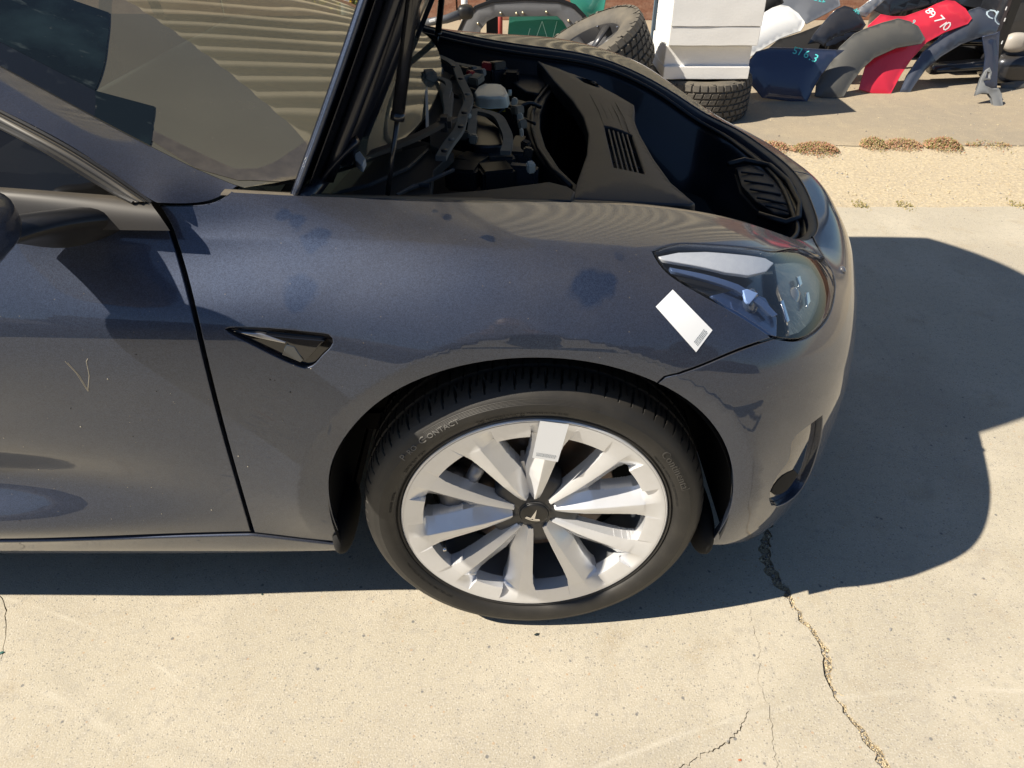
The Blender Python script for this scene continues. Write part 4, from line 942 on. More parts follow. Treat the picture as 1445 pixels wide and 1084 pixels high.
# windscreen
Uc = curve(U, 200)
TU = (Uc[:, 0] - Uc[0, 0]) / (Uc[-1, 0] - Uc[0, 0])
Uc[0] = (-.470, .152, .945)
def WS(t, e):
    t = np.asarray(t, float); e = np.asarray(e, float); ex_, ey_, ez_ = (np.interp(t, TU, Uc[:, k]) for k in range(3))
    cx_ = -.225 - 1.235 * t; cz_ = .903 + .577 * t + .05 * t * (1 - t) * 2; ae = np.abs(e); m_ = np.clip(t / .6, 0, 1)
    gx = (.45 * ae**2 + .55 * ae**6) * (1 - m_) + ae**2.2 * m_; gz = ae**2.6
    return np.stack([cx_ + (ex_ - cx_) * gx, CY + e * (CY - ey_), cz_ + (ez_ - cz_) * gz], -1)
def WSN(t, e):
    h_ = 1e-3; a_ = WS(np.minimum(t + h_ * 8, 1), e) - WS(np.maximum(t - h_ * 8, 0), e); b_ = WS(t, e + h_) - WS(t, e - h_); n = np.cross(b_, a_); n /= np.linalg.norm(n, axis=-1)[..., None]; return np.where(n[..., 2:] < 0, -n, n)
Tg, Eg = np.meshgrid(np.linspace(0, 1, 110), -np.cos(np.linspace(0, math.pi, 121)) * .999, indexing='ij')
P = WS(Tg, Eg); Nn = WSN(Tg, Eg); F = [(i * 121 + j, i * 121 + j + 1, (i + 1) * 121 + j + 1, (i + 1) * 121 + j) for i in range(109) for j in range(120)]
V = P.reshape(-1, 3); f = F[50]
if np.cross(V[f[1]] - V[f[0]], V[f[2]] - V[f[0]])[2] < 0: F = [q[::-1] for q in F]
meshobj('windscreen', V, F, WIND, car, smooth=True, normals=Nn.reshape(-1, 3))
wr0 = [tuple(p) for p in WS(np.zeros(15), np.linspace(-.999, .999, 15))]
# black border band just under the glass edge, and dashboard below
def under(P, d): return [np.array(p) + np.array([-.0, 0, -d]) for p in P]
fr_in = [np.array(p) + (-.055, .035 if p[1] < CY else -.035, .006) for p in wr0]
loft('glass_border', [under(wr0, .006), under(fr_in, .003)], mat('frit_black', (.010, .010, .010), .6), 80, 4, up=(.4, 0, .9))
c0 = curve(U, 60); loft('glass_border', [c0[3:] + np.array([0, 0, -.006]), c0[3:] + np.array([-.012, .030, -.003])], bpy.data.materials['frit_black'], 80, 3, up=(.4, 0, .9))
DASH = mat('dashboard_dark', (.035, .034, .032), .8, noise=[(20, (.06, .056, .05), .4, .7, .6)])
loft('dashboard', [[(-.40, .25, .86), (-.30, CY, .85), (-.40, 2 * CY - .25, .86)], [(-.75, .22, .925), (-.72, CY, .92), (-.75, 2 * CY - .22, .925)], [(-1.0, .2, .92), (-1.0, CY, .93), (-1.0, 2 * CY - .2, .92)], [(-1.05, .2, .6), (-1.05, CY, .6), (-1.05, 2 * CY - .2, .6)]], DASH, 40, 20)
box('cabin_floor', (-1.5, CY, .45), (1.9, 1.5, .1), DASH, car, bev=0)
for yy in (.5, 1.32): box('seat_back', (-1.75, yy, .95), (.14, .5, .75), mat('seat_fabric', (.03, .03, .03), .8), car, rot=(0, -.25, 0), bev=.05)
tube('steering_wheel', [(-1.12, 1.3 + .18 * math.cos(t), .93 + .18 * math.sin(t)) for t in np.linspace(0, 6.283, 30)], .015, DEEP, car, seg=8)
# far pillar and door frame seen through and past the glass
Uf = [(p[0], 2 * CY - p[1], p[2]) for p in U]; Lf = [(p[0], 2 * CY - p[1], p[2]) for p in Lw]; Mf = [(p[0], 2 * CY - p[1], p[2]) for p in Md]
loft('a_pillar', [Uf, Mf, Lf], PAINT, 60, 12, up=(0, .5, .8), label='far side roof pillar')
# roof panel (outside the frame)
loft('roof', [[(-1.62, .355, 1.452), (-1.46, CY, 1.48), (-1.62, 2 * CY - .355, 1.452)], [(-2.3, .33, 1.47), (-2.3, CY, 1.50), (-2.3, 2 * CY - .33, 1.47)]], GLOSSB, 30, 6, thick=.03)
# strips wiped clean of dust, on the glass
def glasspatch(name, pix, m, lift=.0012, h=.02, label=None):
    S = WS(*np.meshgrid(np.linspace(0, 1, 160), np.linspace(-.999, .999, 160), indexing='ij')); q = topx(S.reshape(-1, 3)).reshape(160, 160, 2)
    n = WSN(*np.meshgrid(np.linspace(0, 1, 160), np.linspace(-.998, .998, 160), indexing='ij'))
    uv = []
    for x, y in pix:
        d = ((q - [x, y])**2).sum(-1); i, j = np.unravel_index(np.argmin(d), d.shape); uv.append((i, j))
    uv = np.array(uv, float) / 160; v2, f2, lp = tri_region(uv, [], .012)
    ii = np.clip((v2 * 160), 0, 158.99); i0 = ii.astype(int); f_ = ii - i0
    def bl(G): return (G[i0[:, 0], i0[:, 1]] * ((1 - f_[:, :1]) * (1 - f_[:, 1:])) + G[i0[:, 0] + 1, i0[:, 1]] * (f_[:, :1] * (1 - f_[:, 1:])) + G[i0[:, 0], i0[:, 1] + 1] * ((1 - f_[:, :1]) * f_[:, 1:]) + G[i0[:, 0] + 1, i0[:, 1] + 1] * (f_[:, :1] * f_[:, 1:]))
    Vp = bl(S); Np = bl(n); Np /= np.linalg.norm(Np, axis=1)[:, None]
    F = [tuple(f) for f in f2]; a = np.cross(Vp[F[0][1]] - Vp[F[0][0]], Vp[F[0][2]] - Vp[F[0][0]])
    if a @ Np[F[0][0]] < 0: F = [f[::-1] for f in F]
    return meshobj(name, Vp + Np * lift, F, m, car, smooth=True, normals=Np, label=label)
FILM = mat('dark_film', (.008, .012, .015), .10, 0, .0, spec=.22, noise=[(5, (.020, .035, .04), .50, .66, .6), (16, (.06, .075, .075), .62, .72, .6, (1, 3, 1)), (50, (.16, .16, .14), .68, .75, .6)], bump=(9, .0012, 3))
glasspatch('tape_patch', [(-60, -60), (100, 0), (157, 20), (150, 60), (135, 128), (100, 112), (40, 80), (-60, 28)], FILM, label='dark film on the windscreen corner with one torn edge')
glasspatch('tape_patch', [(134, 126), (219, 149), (217, 175), (212, 204), (170, 184), (131, 163)], FILM, label='small dark film square across the windscreen edge')
glasspatch('glass_border', [(217, 182), (260, 206), (300, 228), (332, 238), (362, 239), (388, 231), (410, 216), (432, 196), (452, 205), (440, 240), (420, 272), (395, 270), (335, 258), (280, 236), (214, 200)], dusty(mat('frit_dusty', (.035, .032, .029), .12, 0, .6, noise=[(40, (.07, .062, .052), .4, .7, .7)]), lo=-.5, amt=.12), lift=.0008)
glasspatch('glass_border', [(-60, 29), (40, 81), (100, 113), (133, 129), (131, 163), (60, 127), (0, 96), (-60, 66)], mat('frit_wiped_black', (.010, .011, .012), .12, 0, .3, noise=[(30, (.04, .045, .045), .55, .7, .6)]), lift=.0009)
# ------------------------------------------------------------------ raised hood
HD = np.array([.485, 0, .875]); HD /= np.linalg.norm(HD)
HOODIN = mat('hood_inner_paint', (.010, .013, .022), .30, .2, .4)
tr = [(-.420, .165, .895), (-.408, .22, .898), (-.385, .42, .908), (-.362, .68, .915), (-.355, CY, .918)]
tr += [(x, 2 * CY - y, z) for x, y, z in tr[-2::-1]]
def hoodrow(t, off=0):
    out = []
    for x, y, z in tr:
        e = (y - CY) / (CY - .165); w_ = 1 - .25 * t**1.8; L = 1.20 * (1 - .13 * e * e * t)
        yy = CY + e * (CY - .165) * w_; crown = (.035 * t) * (1 - e * e)
        p = np.array([x, yy, z]) * [1, 1, 1] + HD * L * t + np.array([-HD[2], 0, HD[0]]) * (crown - .10 * t * t) * -1
        # the trailing edge bows forward, the panel above is nearly flat across
        p[0] -= (x + .425) * .8 * t; p = p + np.array([HD[2], 0, -HD[0]]) * off
        out.append(p)
    return out
loft('hood', [hoodrow(t) for t in (0, .25, .5, .75, 1)], PAINT, 60, 40, up=(-1, 0, .4), thick=.004)
loft('hood_inner_panel', [[p + np.array([0, .03 if p[1] < CY else -.03, 0]) * (1 if abs(p[1] - CY) > .5 else 0) for p in hoodrow(t, .022)] for t in (.02, .25, .5, .75, .97)], HOODIN, 60, 40, up=(1, 0, -.4), thick=.003)
for k in (0, -1):
    ed = [hoodrow(t, .008)[k] for t in np.linspace(0, 1, 20)]; tube('hood_edge', ed, .0045, PAINT, car, seg=8)
ys_ = [.24, .31, .40, .52]
for n_, (e0, wd) in enumerate([(.90, .012), (.80, .020), (.62, .016)]):
    for sg2 in (-1, 1):
        pts = []
        for t in np.linspace(.04, .95, 20):
            r_ = np.array(hoodrow(t, .030)); yv = CY + sg2 * e0 * (CY - .165) * (1 - .25 * t**1.8); o_ = np.argsort(r_[:, 1])
            pts.append([np.interp(yv, r_[o_, 1], r_[o_, 0]), yv, np.interp(yv, r_[o_, 1], r_[o_, 2])])
        tube('hood_rib', pts, wd, HOODIN, car, seg=8)
tube('hood_rib', [p for p in hoodrow(.03, .02)], .014, HOODIN, car, seg=8)
for t in (.35, .62, .9): tube('hood_rib', hoodrow(t, .028)[1:-1], .015, HOODIN, car, seg=8)
# hinge arms
tube('hood_hinge', curve([(-.40, .235, .88), (-.36, .24, .935), (-.30, .25, .99)], 10), .010, HOODIN, car, seg=8, square=(1.6, .6)); tube('hood_hinge', curve([(-.40, 2 * CY - .235, .88), (-.36, 2 * CY - .24, .935), (-.30, 2 * CY - .25, .99)], 10), .010, HOODIN, car, seg=8, square=(1.6, .6))
# gas struts
def strut(a, b_, fr, par=car, r1=.0105, r2=.0042):
    a = np.array(a); b_ = np.array(b_); m_ = a + (b_ - a) * fr
    o = tube('gas_strut', [m_, b_], r1, mat('strut_black', (.012, .013, .016), .25, 0, .3) if 'strut_black' not in bpy.data.materials else bpy.data.materials['strut_black'], par, seg=16)
    tube('rod', [a, m_], r2, bpy.data.materials['strut_black'], o, seg=10); tube('collar', [m_ - (b_ - a) * .012, m_ + (b_ - a) * .01], r1 * 1.12, bpy.data.materials['strut_black'], o, seg=16)
s0 = aty(547, 275, .24); s1 = aty(557, 185, .245); s2 = aty(590, -60, .27)
strut(s0, s0 + (s2 - s0) * 1.5, .30 * .82)
f0 = aty(615, 78, 1.58); f1 = aty(619, 47, 1.56); f2_ = aty(626, -30, 1.53)
strut(f0, f0 + (f2_ - f0) * 1.8, .17)

# ------------------------------------------------------------------ front trunk and bay
sg_all = np.linspace(s_w - .02, SC, 110)
def ringpts(f, dz):
    g_ = S3(sg_all, np.full(110, gapk)); i_ = S3(sg_all, np.full(110, kv[-1])); d_ = i_ - g_; d_[:, 2] = 0; d_ /= np.linalg.norm(d_, axis=1)[:, None]
    P = g_ + d_ * f; P[:, 2] += dz; Q = P[::-1].copy(); Q[:, 1] = 2 * CY - Q[:, 1]; return np.concatenate([P, Q[1:]])
def ring(name, rows, m, smooth=True, label=None):
    R_ = [ringpts(*r) for r in rows]; n = len(R_[0]); V = np.concatenate(R_); F = []
    for k in range(len(rows) - 1):
        for i in range(n - 1): a = k * n + i; F.append((a, a + 1, a + n + 1, a + n))
    return meshobj(name, V, F, m, car, smooth=smooth, label=label)
FLANGE = dusty(mat('dusty_painted_flange', (.03, .034, .048), .4), lo=.3, amt=.6)
ring('opening_flange', [(-.004, -.006), (.000, -.0045), (.018, -.0048), (.020, -.007), (.020, -.03)], FLANGE)
ring('bay_apron', [(.017, -.022), (.034, -.026), (.045, -.045), (.055, -.10), (.085, -.15), (.12, -.21), (.14, -.34)], mat('inner_navy', (.010, .012, .018), .38, .2, .3))
sealr = ringpts(.042, -.020); tube('bay_seal', sealr[::2], .0065, SEAL, car, seg=8)
slab2('bay_floor', np.array([(-.5, -.70), (.10, -.70), (.30, -.66), (.47, -.62), (.60, -.40), (.66, 0), (.60, .40), (.47, .62), (.30, .76), (.10, .86), (-.5, .86)]), DEEP, car, np.array([0, CY, .50]), np.array([0, 0, 1.]), np.array([1., 0, 0]), np.array([0, 1., 0]), .02, .2)
box('bulkhead', (-.46, CY, .70), (.03, 1.5, .40), DEEP, car, bev=0)
NH = (0.05, 0, 1)
tpan = [(758, 85.6), (796, 99), (829, 112), (847, 121), (872, 134), (895, 147.6), (896, 156), (894, 166), (903, 189), (923, 224), (947, 257), (981, 286), (973.5, 289), (935, 288), (876, 285), (805, 281), (817, 246), (827, 218), (830, 189), (823, 165), (808, 142), (782, 114), (766, 94)]
vent = [(852.5, 181.5), (891, 193), (908.6, 251), (866, 242)]
tp_ = slab('front_trunk_trim', tpan, GREYP, car, p0=(.2, .9, .832), n=(.10, 0, 1), thick=.045, h=.016, bulge=.010, holes=[vent, [(812, 111), (822, 110), (838, 116), (847, 123), (842, 126), (826, 121)]], roundr=.005, back=False)
PN = np.array([.10, 0, 1.]); PN /= np.linalg.norm(PN); PP = np.array([.2, .9, .838])
def onp(x, y, d=0): return atp(x, y, PP, PN) + PN * d
for i in range(1, 6):
    t = i / 6; a = np.array(vent[0]) * (1 - t) + np.array(vent[1]) * t; b_ = np.array(vent[3]) * (1 - t) + np.array(vent[2]) * t
    tube('slat', [onp(*a), onp(*b_)], .0022, GREYP, tp_, seg=6)
for t in (.35, .72):
    a = np.array(vent[0]) * (1 - t) + np.array(vent[3]) * t; b_ = np.array(vent[1]) * (1 - t) + np.array(vent[2]) * t
    tube('slat', [onp(*a, -.004), onp(*b_, -.004)], .0016, GREYP, tp_, seg=6)
slab('vent_pit', [(846, 175), (896, 188), (915, 258), (860, 248)], DEEP, tp_, p0=(.2, .9, .80), n=(.1, 0, 1), thick=.01)
for k, off in enumerate((0, 9, 18, 27, 36)):   # moulded ribs above and below the vent
    tube('moulded_rib', [onp(832 + off, 134 + off * .32, .002), onp(845 + off * 1.0, 158 + off * .3, .0025), onp(852 + off, 177 + off * .3, .0005)], .0011, GREYP, tp_, seg=5)
    tube('moulded_rib', [onp(867 + off * 1.1, 244 + off * .2, .001), onp(871 + off * 1.1, 258 + off * .25, .001)], .0011, GREYP, tp_, seg=5)
slab('trunk_tub', [(782, 110), (758, 136), (744, 153), (741, 178), (749, 201), (764, 227), (787, 251), (813, 272), (840, 262), (860, 215), (858, 170), (820, 125)], BLACKP, car, p0=(.1, .9, .800), n=(.06, 0, 1), thick=.30, h=.02, holes=[[(786, 121), (771, 140), (763, 160), (763, 182), (771, 208), (790, 237), (814, 260), (836, 240), (846, 200), (838, 160), (812, 128)]], roundr=.006, back=False)
tube('tub_lip', [atp(x, y, (.1, .9, .806), (.06, 0, 1)) for x, y in [(778, 116), (757, 142), (751, 160), (751, 182), (760, 210), (779, 238), (806, 263)]], .005, BLACKP, car, seg=8)
slab('tub_floor', [(770, 140), (763, 170), (771, 208), (800, 250), (840, 240), (846, 190), (812, 128)], DEEP, car, p0=(.1, .9, .55), n=(0, 0, 1), thick=.02)
slab('side_cover', [(556, 280), (600, 274), (680, 268), (775, 256), (800, 262), (812, 270), (806, 283), (700, 281)], BLACKP, car, z=.872, thick=.03, roundr=.004)
slab('inner_wing_cover', [(585, 50), (640, 62), (700, 80), (760, 95), (778, 112), (760, 132), (742, 128), (700, 100), (650, 84), (610, 74)], mat('wing_cover_navy', (.014, .015, .018), .45), car, z=.80, thick=.05, h=.03, roundr=.006)
# ribbed storage cover at the very front
slab('storage_cover', [(1038, 236), (1058, 233), (1082, 242), (1104, 263), (1118, 288), (1114, 303), (1092, 300), (1066, 284), (1046, 262)], BLACKP, car, z=.672, thick=.02, h=.02, bulge=.008, roundr=.004)
for a, b_ in [((1046, 243), (1078, 247)), ((1050, 255), (1092, 262)), ((1058, 267), (1102, 275)), ((1068, 279), (1110, 288)), ((1080, 290), (1112, 298))]: tube('cover_rib', [atz(*a, .681), atz(*b_, .681)], .003, SEAL, car, seg=6)
tube('storage_seal', [atz(x, y, .685) for x, y in [(1028, 232), (1050, 226), (1086, 234), (1112, 256), (1129, 288), (1127, 308), (1108, 314), (1070, 303)]], .008, SEAL, car, seg=8)
# cowl, wiper and the clutter by the bulkhead
def ribbon(name, pts, wd, z, m, par=car, th=.6, sq=None):
    P = curve([atz(x, y, z if np.isscalar(z) else z[i]) for i, (x, y) in enumerate(pts)], len(pts) * 4)
    return tube(name, P, wd * 1.15, m, par, seg=4, square=(1.35, th))
ribbon('cowl_frame', [(613, 79), (636, 89), (648, 107), (656, 126), (662, 142), (654, 163), (648, 184), (634, 203), (622, 224)], .0095, .895, DUSTP)
ribbon('cowl_frame', [(640, 91), (660, 95), (676, 98)], .010, .875, DUSTP)
slab('cowl_panel', [(604, 100), (622, 96), (648, 112), (655, 140), (648, 178), (626, 215), (607, 205), (604, 150)], mat('cowl_grey', (.028, .028, .028), .7), car, z=.876, thick=.02, h=.03)
slab('cowl_panel', [(598, 72), (612, 78), (625, 96), (606, 108), (600, 92)], DUSTP, car, z=.902, thick=.015)
slab('cowl_panel', [(615, 108), (630, 112), (640, 130), (636, 170), (629, 171), (624, 140)], DUSTP, car, z=.893, thick=.02, roundr=.004)
slab('cowl_panel', [(462, 276), (500, 232), (560, 214), (612, 202), (640, 215), (612, 240), (608, 276)], mat('cowl_dark', (.012, .012, .013), .6), car, z=.862, thick=.02)
ribbon('wiper_arm', [(640, 168), (628, 173), (607, 184), (575, 199), (540, 212), (508, 224)], .0085, [.915, .92, .925, .925, .922, .92], BLACKP)
ribbon('wiper_arm', [(601, 100), (606, 108), (622, 112), (630, 135), (632, 160), (626, 175)], .007, .912, DUSTP)
slab('wiper_end_cap', [(500, 217), (508, 213), (516, 224), (511, 234), (501, 226)], mat('cap_pale_grey', (.45, .46, .46), .5), car, z=.932, thick=.012)
ribbon('glass_edge_strip', [(601, 116), (602.5, 150), (603, 183)], .0028, .915, mat('pale_strip', (.55, .56, .52), .4))
box('wiper_pivot', atz(606, 108, .92), (.035, .04, .03), DUSTP, car, rot=(0, 0, .3), bev=.006); box('wiper_pivot', atz(627, 174, .92), (.03, .04, .03), BLACKP, car, bev=.008)
res = slab('fluid_reservoir', [(684, 117), (707, 118), (713, 123), (717, 131), (713, 137), (690, 138), (671, 136), (668, 130), (674, 122)], mat('reservoir_cream', (.78, .74, .60), .35, 0, .2), car, z=.868, thick=.028, h=.015, bulge=.004, roundr=.006)
slab('fluid', [(670, 133), (716, 134), (713, 142), (672, 141)], mat('fluid_yellow', (.62, .42, .06), .3), res, z=.838, thick=.03, roundr=.004)
tube('reservoir_cap', [atz(717, 131, .86), atz(722, 131, .86)], .008, mat('cap_cream', (.6, .58, .48), .4), res, seg=10)
ribbon('brace_arm', [(669, 157), (694, 162), (710, 178), (717, 196), (713, 216)], .010, .862, DUSTP)
ribbon('brace_arm', [(668, 156), (667, 172), (665, 192)], .009, .87, DUSTP)
slab('junction_cover', [(671, 160), (692, 166), (706, 182), (712, 204), (690, 206), (668, 205)], mat('cover_navy', (.012, .014, .020), .3), car, z=.842, thick=.06, roundr=.006)
ribbon('hose', [(735, 195), (726, 215), (722, 240)], .012, .80, SEAL); ribbon('hose', [(690, 146), (715, 150), (738, 146)], .014, .80, SEAL)
for i, (x, y, m_, sx) in enumerate([(687, 93, 'r', .030), (664, 105, 'r', .022), (655, 100, 'k', .03), (668, 99, 'g', .02), (676, 103, 'g', .035), (660, 111, 'd', .03), (672, 112, 'd', .04), (640, 112, 'k', .02), (646, 138, 'k', .02), (660, 155, 'd', .02), (661, 166, 'w', .014), (726, 144, 'w', .018), (730, 155, 'd', .03), (734, 166, 'w', .014), (737, 175, 'd', .02), (736, 187, 'w', .010), (749, 236, 'w', .020), (742, 205, 'k', .02), (745, 215, 'k', .02), (652, 190, 'k', .024), (668, 196, 'd', .020), (700, 92, 'k', .05)]):
    cm = {'r': 'fuse_red', 'k': 'clip_black', 'g': 'clip_grey', 'd': 'clip_dusty', 'w': 'clip_pale'}[m_]; cc_ = {'r': (.40, .02, .03), 'k': (.015, .015, .015), 'g': (.10, .12, .13), 'd': (.18, .165, .13), 'w': (.50, .48, .40)}[m_]
    box({'r': 'fuse_cover', 'k': 'clip', 'g': 'connector', 'd': 'bracket', 'w': 'fitting'}[m_], atz(x, y, .875), (sx, sx * .8, .02), bpy.data.materials.get(cm) or mat(cm, cc_, .5), car, rot=(.1 * (i % 3), .15, i * .7), bev=.003)
# ------------------------------------------------------------------ labels stuck on the car (codes left blank but for their small print)
def sticker(lab, f, corners, rows, par, lift):
    """corners: 4 pixels in order along the long side ; f maps pixel -> (P, n)"""
    P = [f(x, y)[0] for x, y in corners]; n = f(*np.mean(corners, 0))[1]; N_ = 12; V = []; F = []
    c = [np.array(x, float) for x in corners]
    for i in range(N_ + 1):
        for j in range(N_ + 1):
            u, v = i / N_, j / N_; q = (c[0] * (1 - u) + c[1] * u) * (1 - v) + (c[3] * (1 - u) + c[2] * u) * v; p, nn = f(*q); V.append(p + nn * lift)
    for i in range(N_):
        for j in range(N_): a = i * (N_ + 1) + j; F.append((a, a + 1, a + N_ + 2, a + N_ + 1))
    a = np.cross(V[F[0][1]] - V[F[0][0]], V[F[0][2]] - V[F[0][0]])
    if a @ n < 0: F = [q[::-1] for q in F]
    o = meshobj('paper_label', V, F, PAPER, par, smooth=True, label=lab)
    for (u0, v0, u1, v1) in rows:
        Vq = []
        for u, v in ((u0, v0), (u1, v0), (u1, v1), (u0, v1)):
            q = (c[0] * (1 - u) + c[1] * u) * (1 - v) + (c[3] * (1 - u) + c[2] * u) * v; p, nn = f(*q); Vq.append(p + nn * (lift + .0004))
        Fq = (0, 1, 2, 3); a = np.cross(Vq[1] - Vq[0], Vq[2] - Vq[0]); meshobj('printed_line', Vq, [Fq if a @ n > 0 else Fq[::-1]], INK, o)
def onf(x, y): return onskin(x, y, 0)
rows = []
for k, v in enumerate((.78, .81, .84, .87)):
    u = .12
    while u < .86:
        w_ = rng.uniform(.02, .07); rows.append((u, v, min(u + w_, .9), v + .022)); u += w_ + .02
sticker('white paper label below the headlight', onf, [(982, 497), (925, 433), (949, 409), (1005, 466)], [(.06 + (v0 - .80) * .9, .10 + u0 * .8, .06 + (v0 - .80) * .9 + .012, .10 + u1 * .8) for (u0, v0, u1, v1) in rows], fender, .0009)

from mathutils.bvhtree import BVHTree
sm = spo.data; wbv = BVHTree.FromPolygons([tuple(v.co + Vector((0, 0, .334))) for v in sm.vertices], [tuple(p.vertices) for p in sm.polygons])
def onw(x, y):
    d = ray(x, y); hit = wbv.ray_cast(Vector(CAM), Vector(d)); P = aty(x, y, .0)
    yy = float(np.clip(hit[0].y, -.004, .012)) if hit[0] is not None else .006
    return aty(x, y, -.0035), np.array([0, -1., 0])
def WY(x, y): return -.004
sticker('white paper label folded over the top spoke of the wheel', onw, [(762, 594), (803, 599), (787, 652), (751, 646)], [(u0, .86 + (v0 - .8) * .8, u1, .868 + (v0 - .8) * .8) for (u0, v0, u1, v1) in rows[:]], car, 0)

# ================================================================== BEHIND THE CAR
def lean(y0, t): return dict(p0=(0, y0, 0), n=(0, -math.cos(R(t)), math.sin(R(t))))
def part(name, lab, cat, pix, m, y0, t, group=None, thick=.006, bulge=.028, h=.03, holes=(), roundr=.003, n=None):
    L_ = lean(y0, t)
    if n is not None: L_['n'] = n
    o = slab(name, pix, m, None, thick=thick, h=h, bulge=bulge, holes=holes, roundr=roundr, **L_); return tag(o, lab, cat, group)
def bpaint(nm, c, **k): return dusty(mat(nm, c, .3, k.get('metal', .4), .8), lo=-.2, hi=1, amt=.08)
P_W = bpaint('panel_white', (.75, .76, .76), metal=0); P_N = bpaint('panel_navy', (.03, .05, .11)); P_S = bpaint('panel_silver', (.30, .31, .32), metal=.6); P_B = bpaint('panel_black', (.02, .024, .034))
P_C = dusty(mat('panel_charcoal', (.075, .08, .082), .5, .2, .3), lo=-.2, amt=.18); P_R = bpaint('panel_red', (.62, .02, .05), metal=0); P_G = bpaint('panel_slate', (.07, .085, .12))
GRP = 'painted body panels piled behind the car'
part('rear_fender', 'white painted rear fender leaning on the foam stack', 'fender', [(1050, 34), (1069, 23), (1090, 11), (1102, 7), (1113, 9), (1127, 19), (1136, 31), (1135, 36), (1130, 44), (1118, 48), (1101, 54.5), (1083, 65), (1060, 80), (1046, 94), (1046, 58)], P_W, 4.25, 34, GRP)
part('quarter_panel', 'navy panel with cyan number 576.3 at the front of the pile', 'body panel', [(1067, 73), (1088, 67), (1130, 68), (1192, 71), (1177, 83), (1159, 106), (1148, 125), (1139, 144), (1127, 144.6), (1105, 142), (1076, 138), (1057, 116), (1051, 93)], P_N, 4.16, 22, GRP)
part('hood_panel', 'silver grey panel with cyan writing behind the white fender', 'body panel', [(1098, -30), (1180, -30), (1186, 8), (1165, 20), (1138, 34), (1120, 14), (1100, 6)], P_S, 4.75, 40, GRP)
part('rear_fender', 'black fender with cyan mark between the silver panel and the red fender', 'fender', [(1171, 21), (1180, 13), (1192, 8), (1203, 11), (1213, 19), (1222, 35), (1216, 43), (1192, 47), (1176, 55), (1163, 65), (1154, 60), (1140, 62), (1148, 48)], P_B, 4.42, 38, GRP)
part('arch_trim', 'short glossy black arch trim under the black fender', 'trim', [(1163, 62), (1176, 53), (1200, 44), (1216, 42), (1227, 39), (1235, 54), (1224, 58), (1200, 60), (1180, 70), (1166, 72)], GLOSSB, 4.40, 30, GRP, bulge=.03)
part('rear_fender', 'dark charcoal dusty fender overlapping the red one, middle of the pile', 'fender', [(1172, 89), (1185, 66), (1205, 48), (1222, 40), (1245, 32), (1268, 26), (1284, 30), (1296, 37), (1306, 55), (1300, 62), (1265, 68), (1234, 82), (1216, 98), (1200, 120), (1191, 136), (1175, 141), (1150, 136), (1152, 118)], P_C, 4.24, 30, GRP)
part('rear_fender', 'bright red fender with white number written upside down', 'fender', [(1225, 36), (1243, 20), (1260, 23), (1277, 23), (1308, 12), (1322, 5), (1336, 0), (1348, 1.5), (1363, 12), (1372, 26), (1366, 34), (1333, 46), (1308, 60), (1287, 83), (1272, 105), (1257, 133), (1231, 132), (1212, 126), (1222, 90)], P_R, 4.36, 30, GRP)
part('rear_fender', 'slate blue fender with long arch, rightmost of the pile', 'fender', [(1356, 24), (1369, 14), (1382, 10), (1401, 17), (1414, 37), (1412, 42), (1404, 48), (1386, 52), (1356, 63), (1328, 80), (1306, 99), (1293, 117), (1282, 134), (1269, 131), (1279, 107), (1302, 73), (1334, 46)], P_G, 4.40, 30, GRP)
part('silver_trim', 'narrow silver fender edge rising behind the black fender', 'trim', [(1209, 14), (1225, 2), (1250, -12), (1262, -12), (1240, 8), (1222, 24), (1214, 22)], P_S, 4.65, 35, GRP, bulge=.02)
part('bumper_cover', 'large black bumper cover lying behind the red fender', 'bumper', [(1225, 10), (1250, -14), (1400, -20), (1408, 20), (1380, 12), (1360, 8), (1340, -2), (1300, 10), (1250, 22)], P_B, 5.0, 40, GRP, bulge=.08)
for i, (y0, z0, lb) in enumerate([(4.75, .10, 'lowest'), (4.85, .22, 'middle'), (4.95, .34, 'topmost')]):
    x0 = atz(1300, 90, .1)[0]; pts = [(x0 + t * 2.2, y0 + .25 * (2 * t - 1)**2 * (1 if i % 2 else -.3), z0 + .04 * math.sin(t * 3)) for t in np.linspace(0, 1, 16)]
    o = tube('bumper_beam', pts, .055, P_B if i != 1 else GLOSSB, seg=10, square=(1.5, .7)); tag(o, 'black bumper beam stacked under the slate fender, %s of three' % lb, 'bumper', 'black beams under the slate fender')
part('shade_filler_panel', 'black filler sheet added for the shade between the navy panel and the black fender', 'filler', [(1082, 70), (1098, 56), (1130, 46), (1160, 34), (1200, 34), (1226, 50), (1214, 80), (1196, 110), (1186, 128), (1150, 132), (1120, 110)], mat('shade_filler_black', (.010, .010, .011), .8), 4.62, 24, GRP)  # added black sheets, here and below, stand in for deep shade in the pile
part('shade_filler_panel', 'black filler sheet added for the shade under the slate fender arch', 'filler', [(1300, 112), (1318, 86), (1350, 66), (1384, 54), (1412, 46), (1440, 60), (1440, 112), (1400, 124), (1340, 128), (1300, 130)], bpy.data.materials['shade_filler_black'], 5.0, 24, GRP)
part('shade_filler_panel', 'black filler sheet behind the white fender, left end of the pile', 'filler', [(1046, 10), (1070, -6), (1100, -14), (1106, 4), (1070, 30), (1050, 40)], bpy.data.materials['shade_filler_black'], 4.8, 24, GRP)
part('door_panel', 'dark navy upright panel just left of the black post', 'body panel', [(1386, 52), (1404, 48), (1411, 44), (1410, 60), (1407, 126), (1385, 124), (1390, 80)], P_N, 4.35, 5, GRP, bulge=.01)
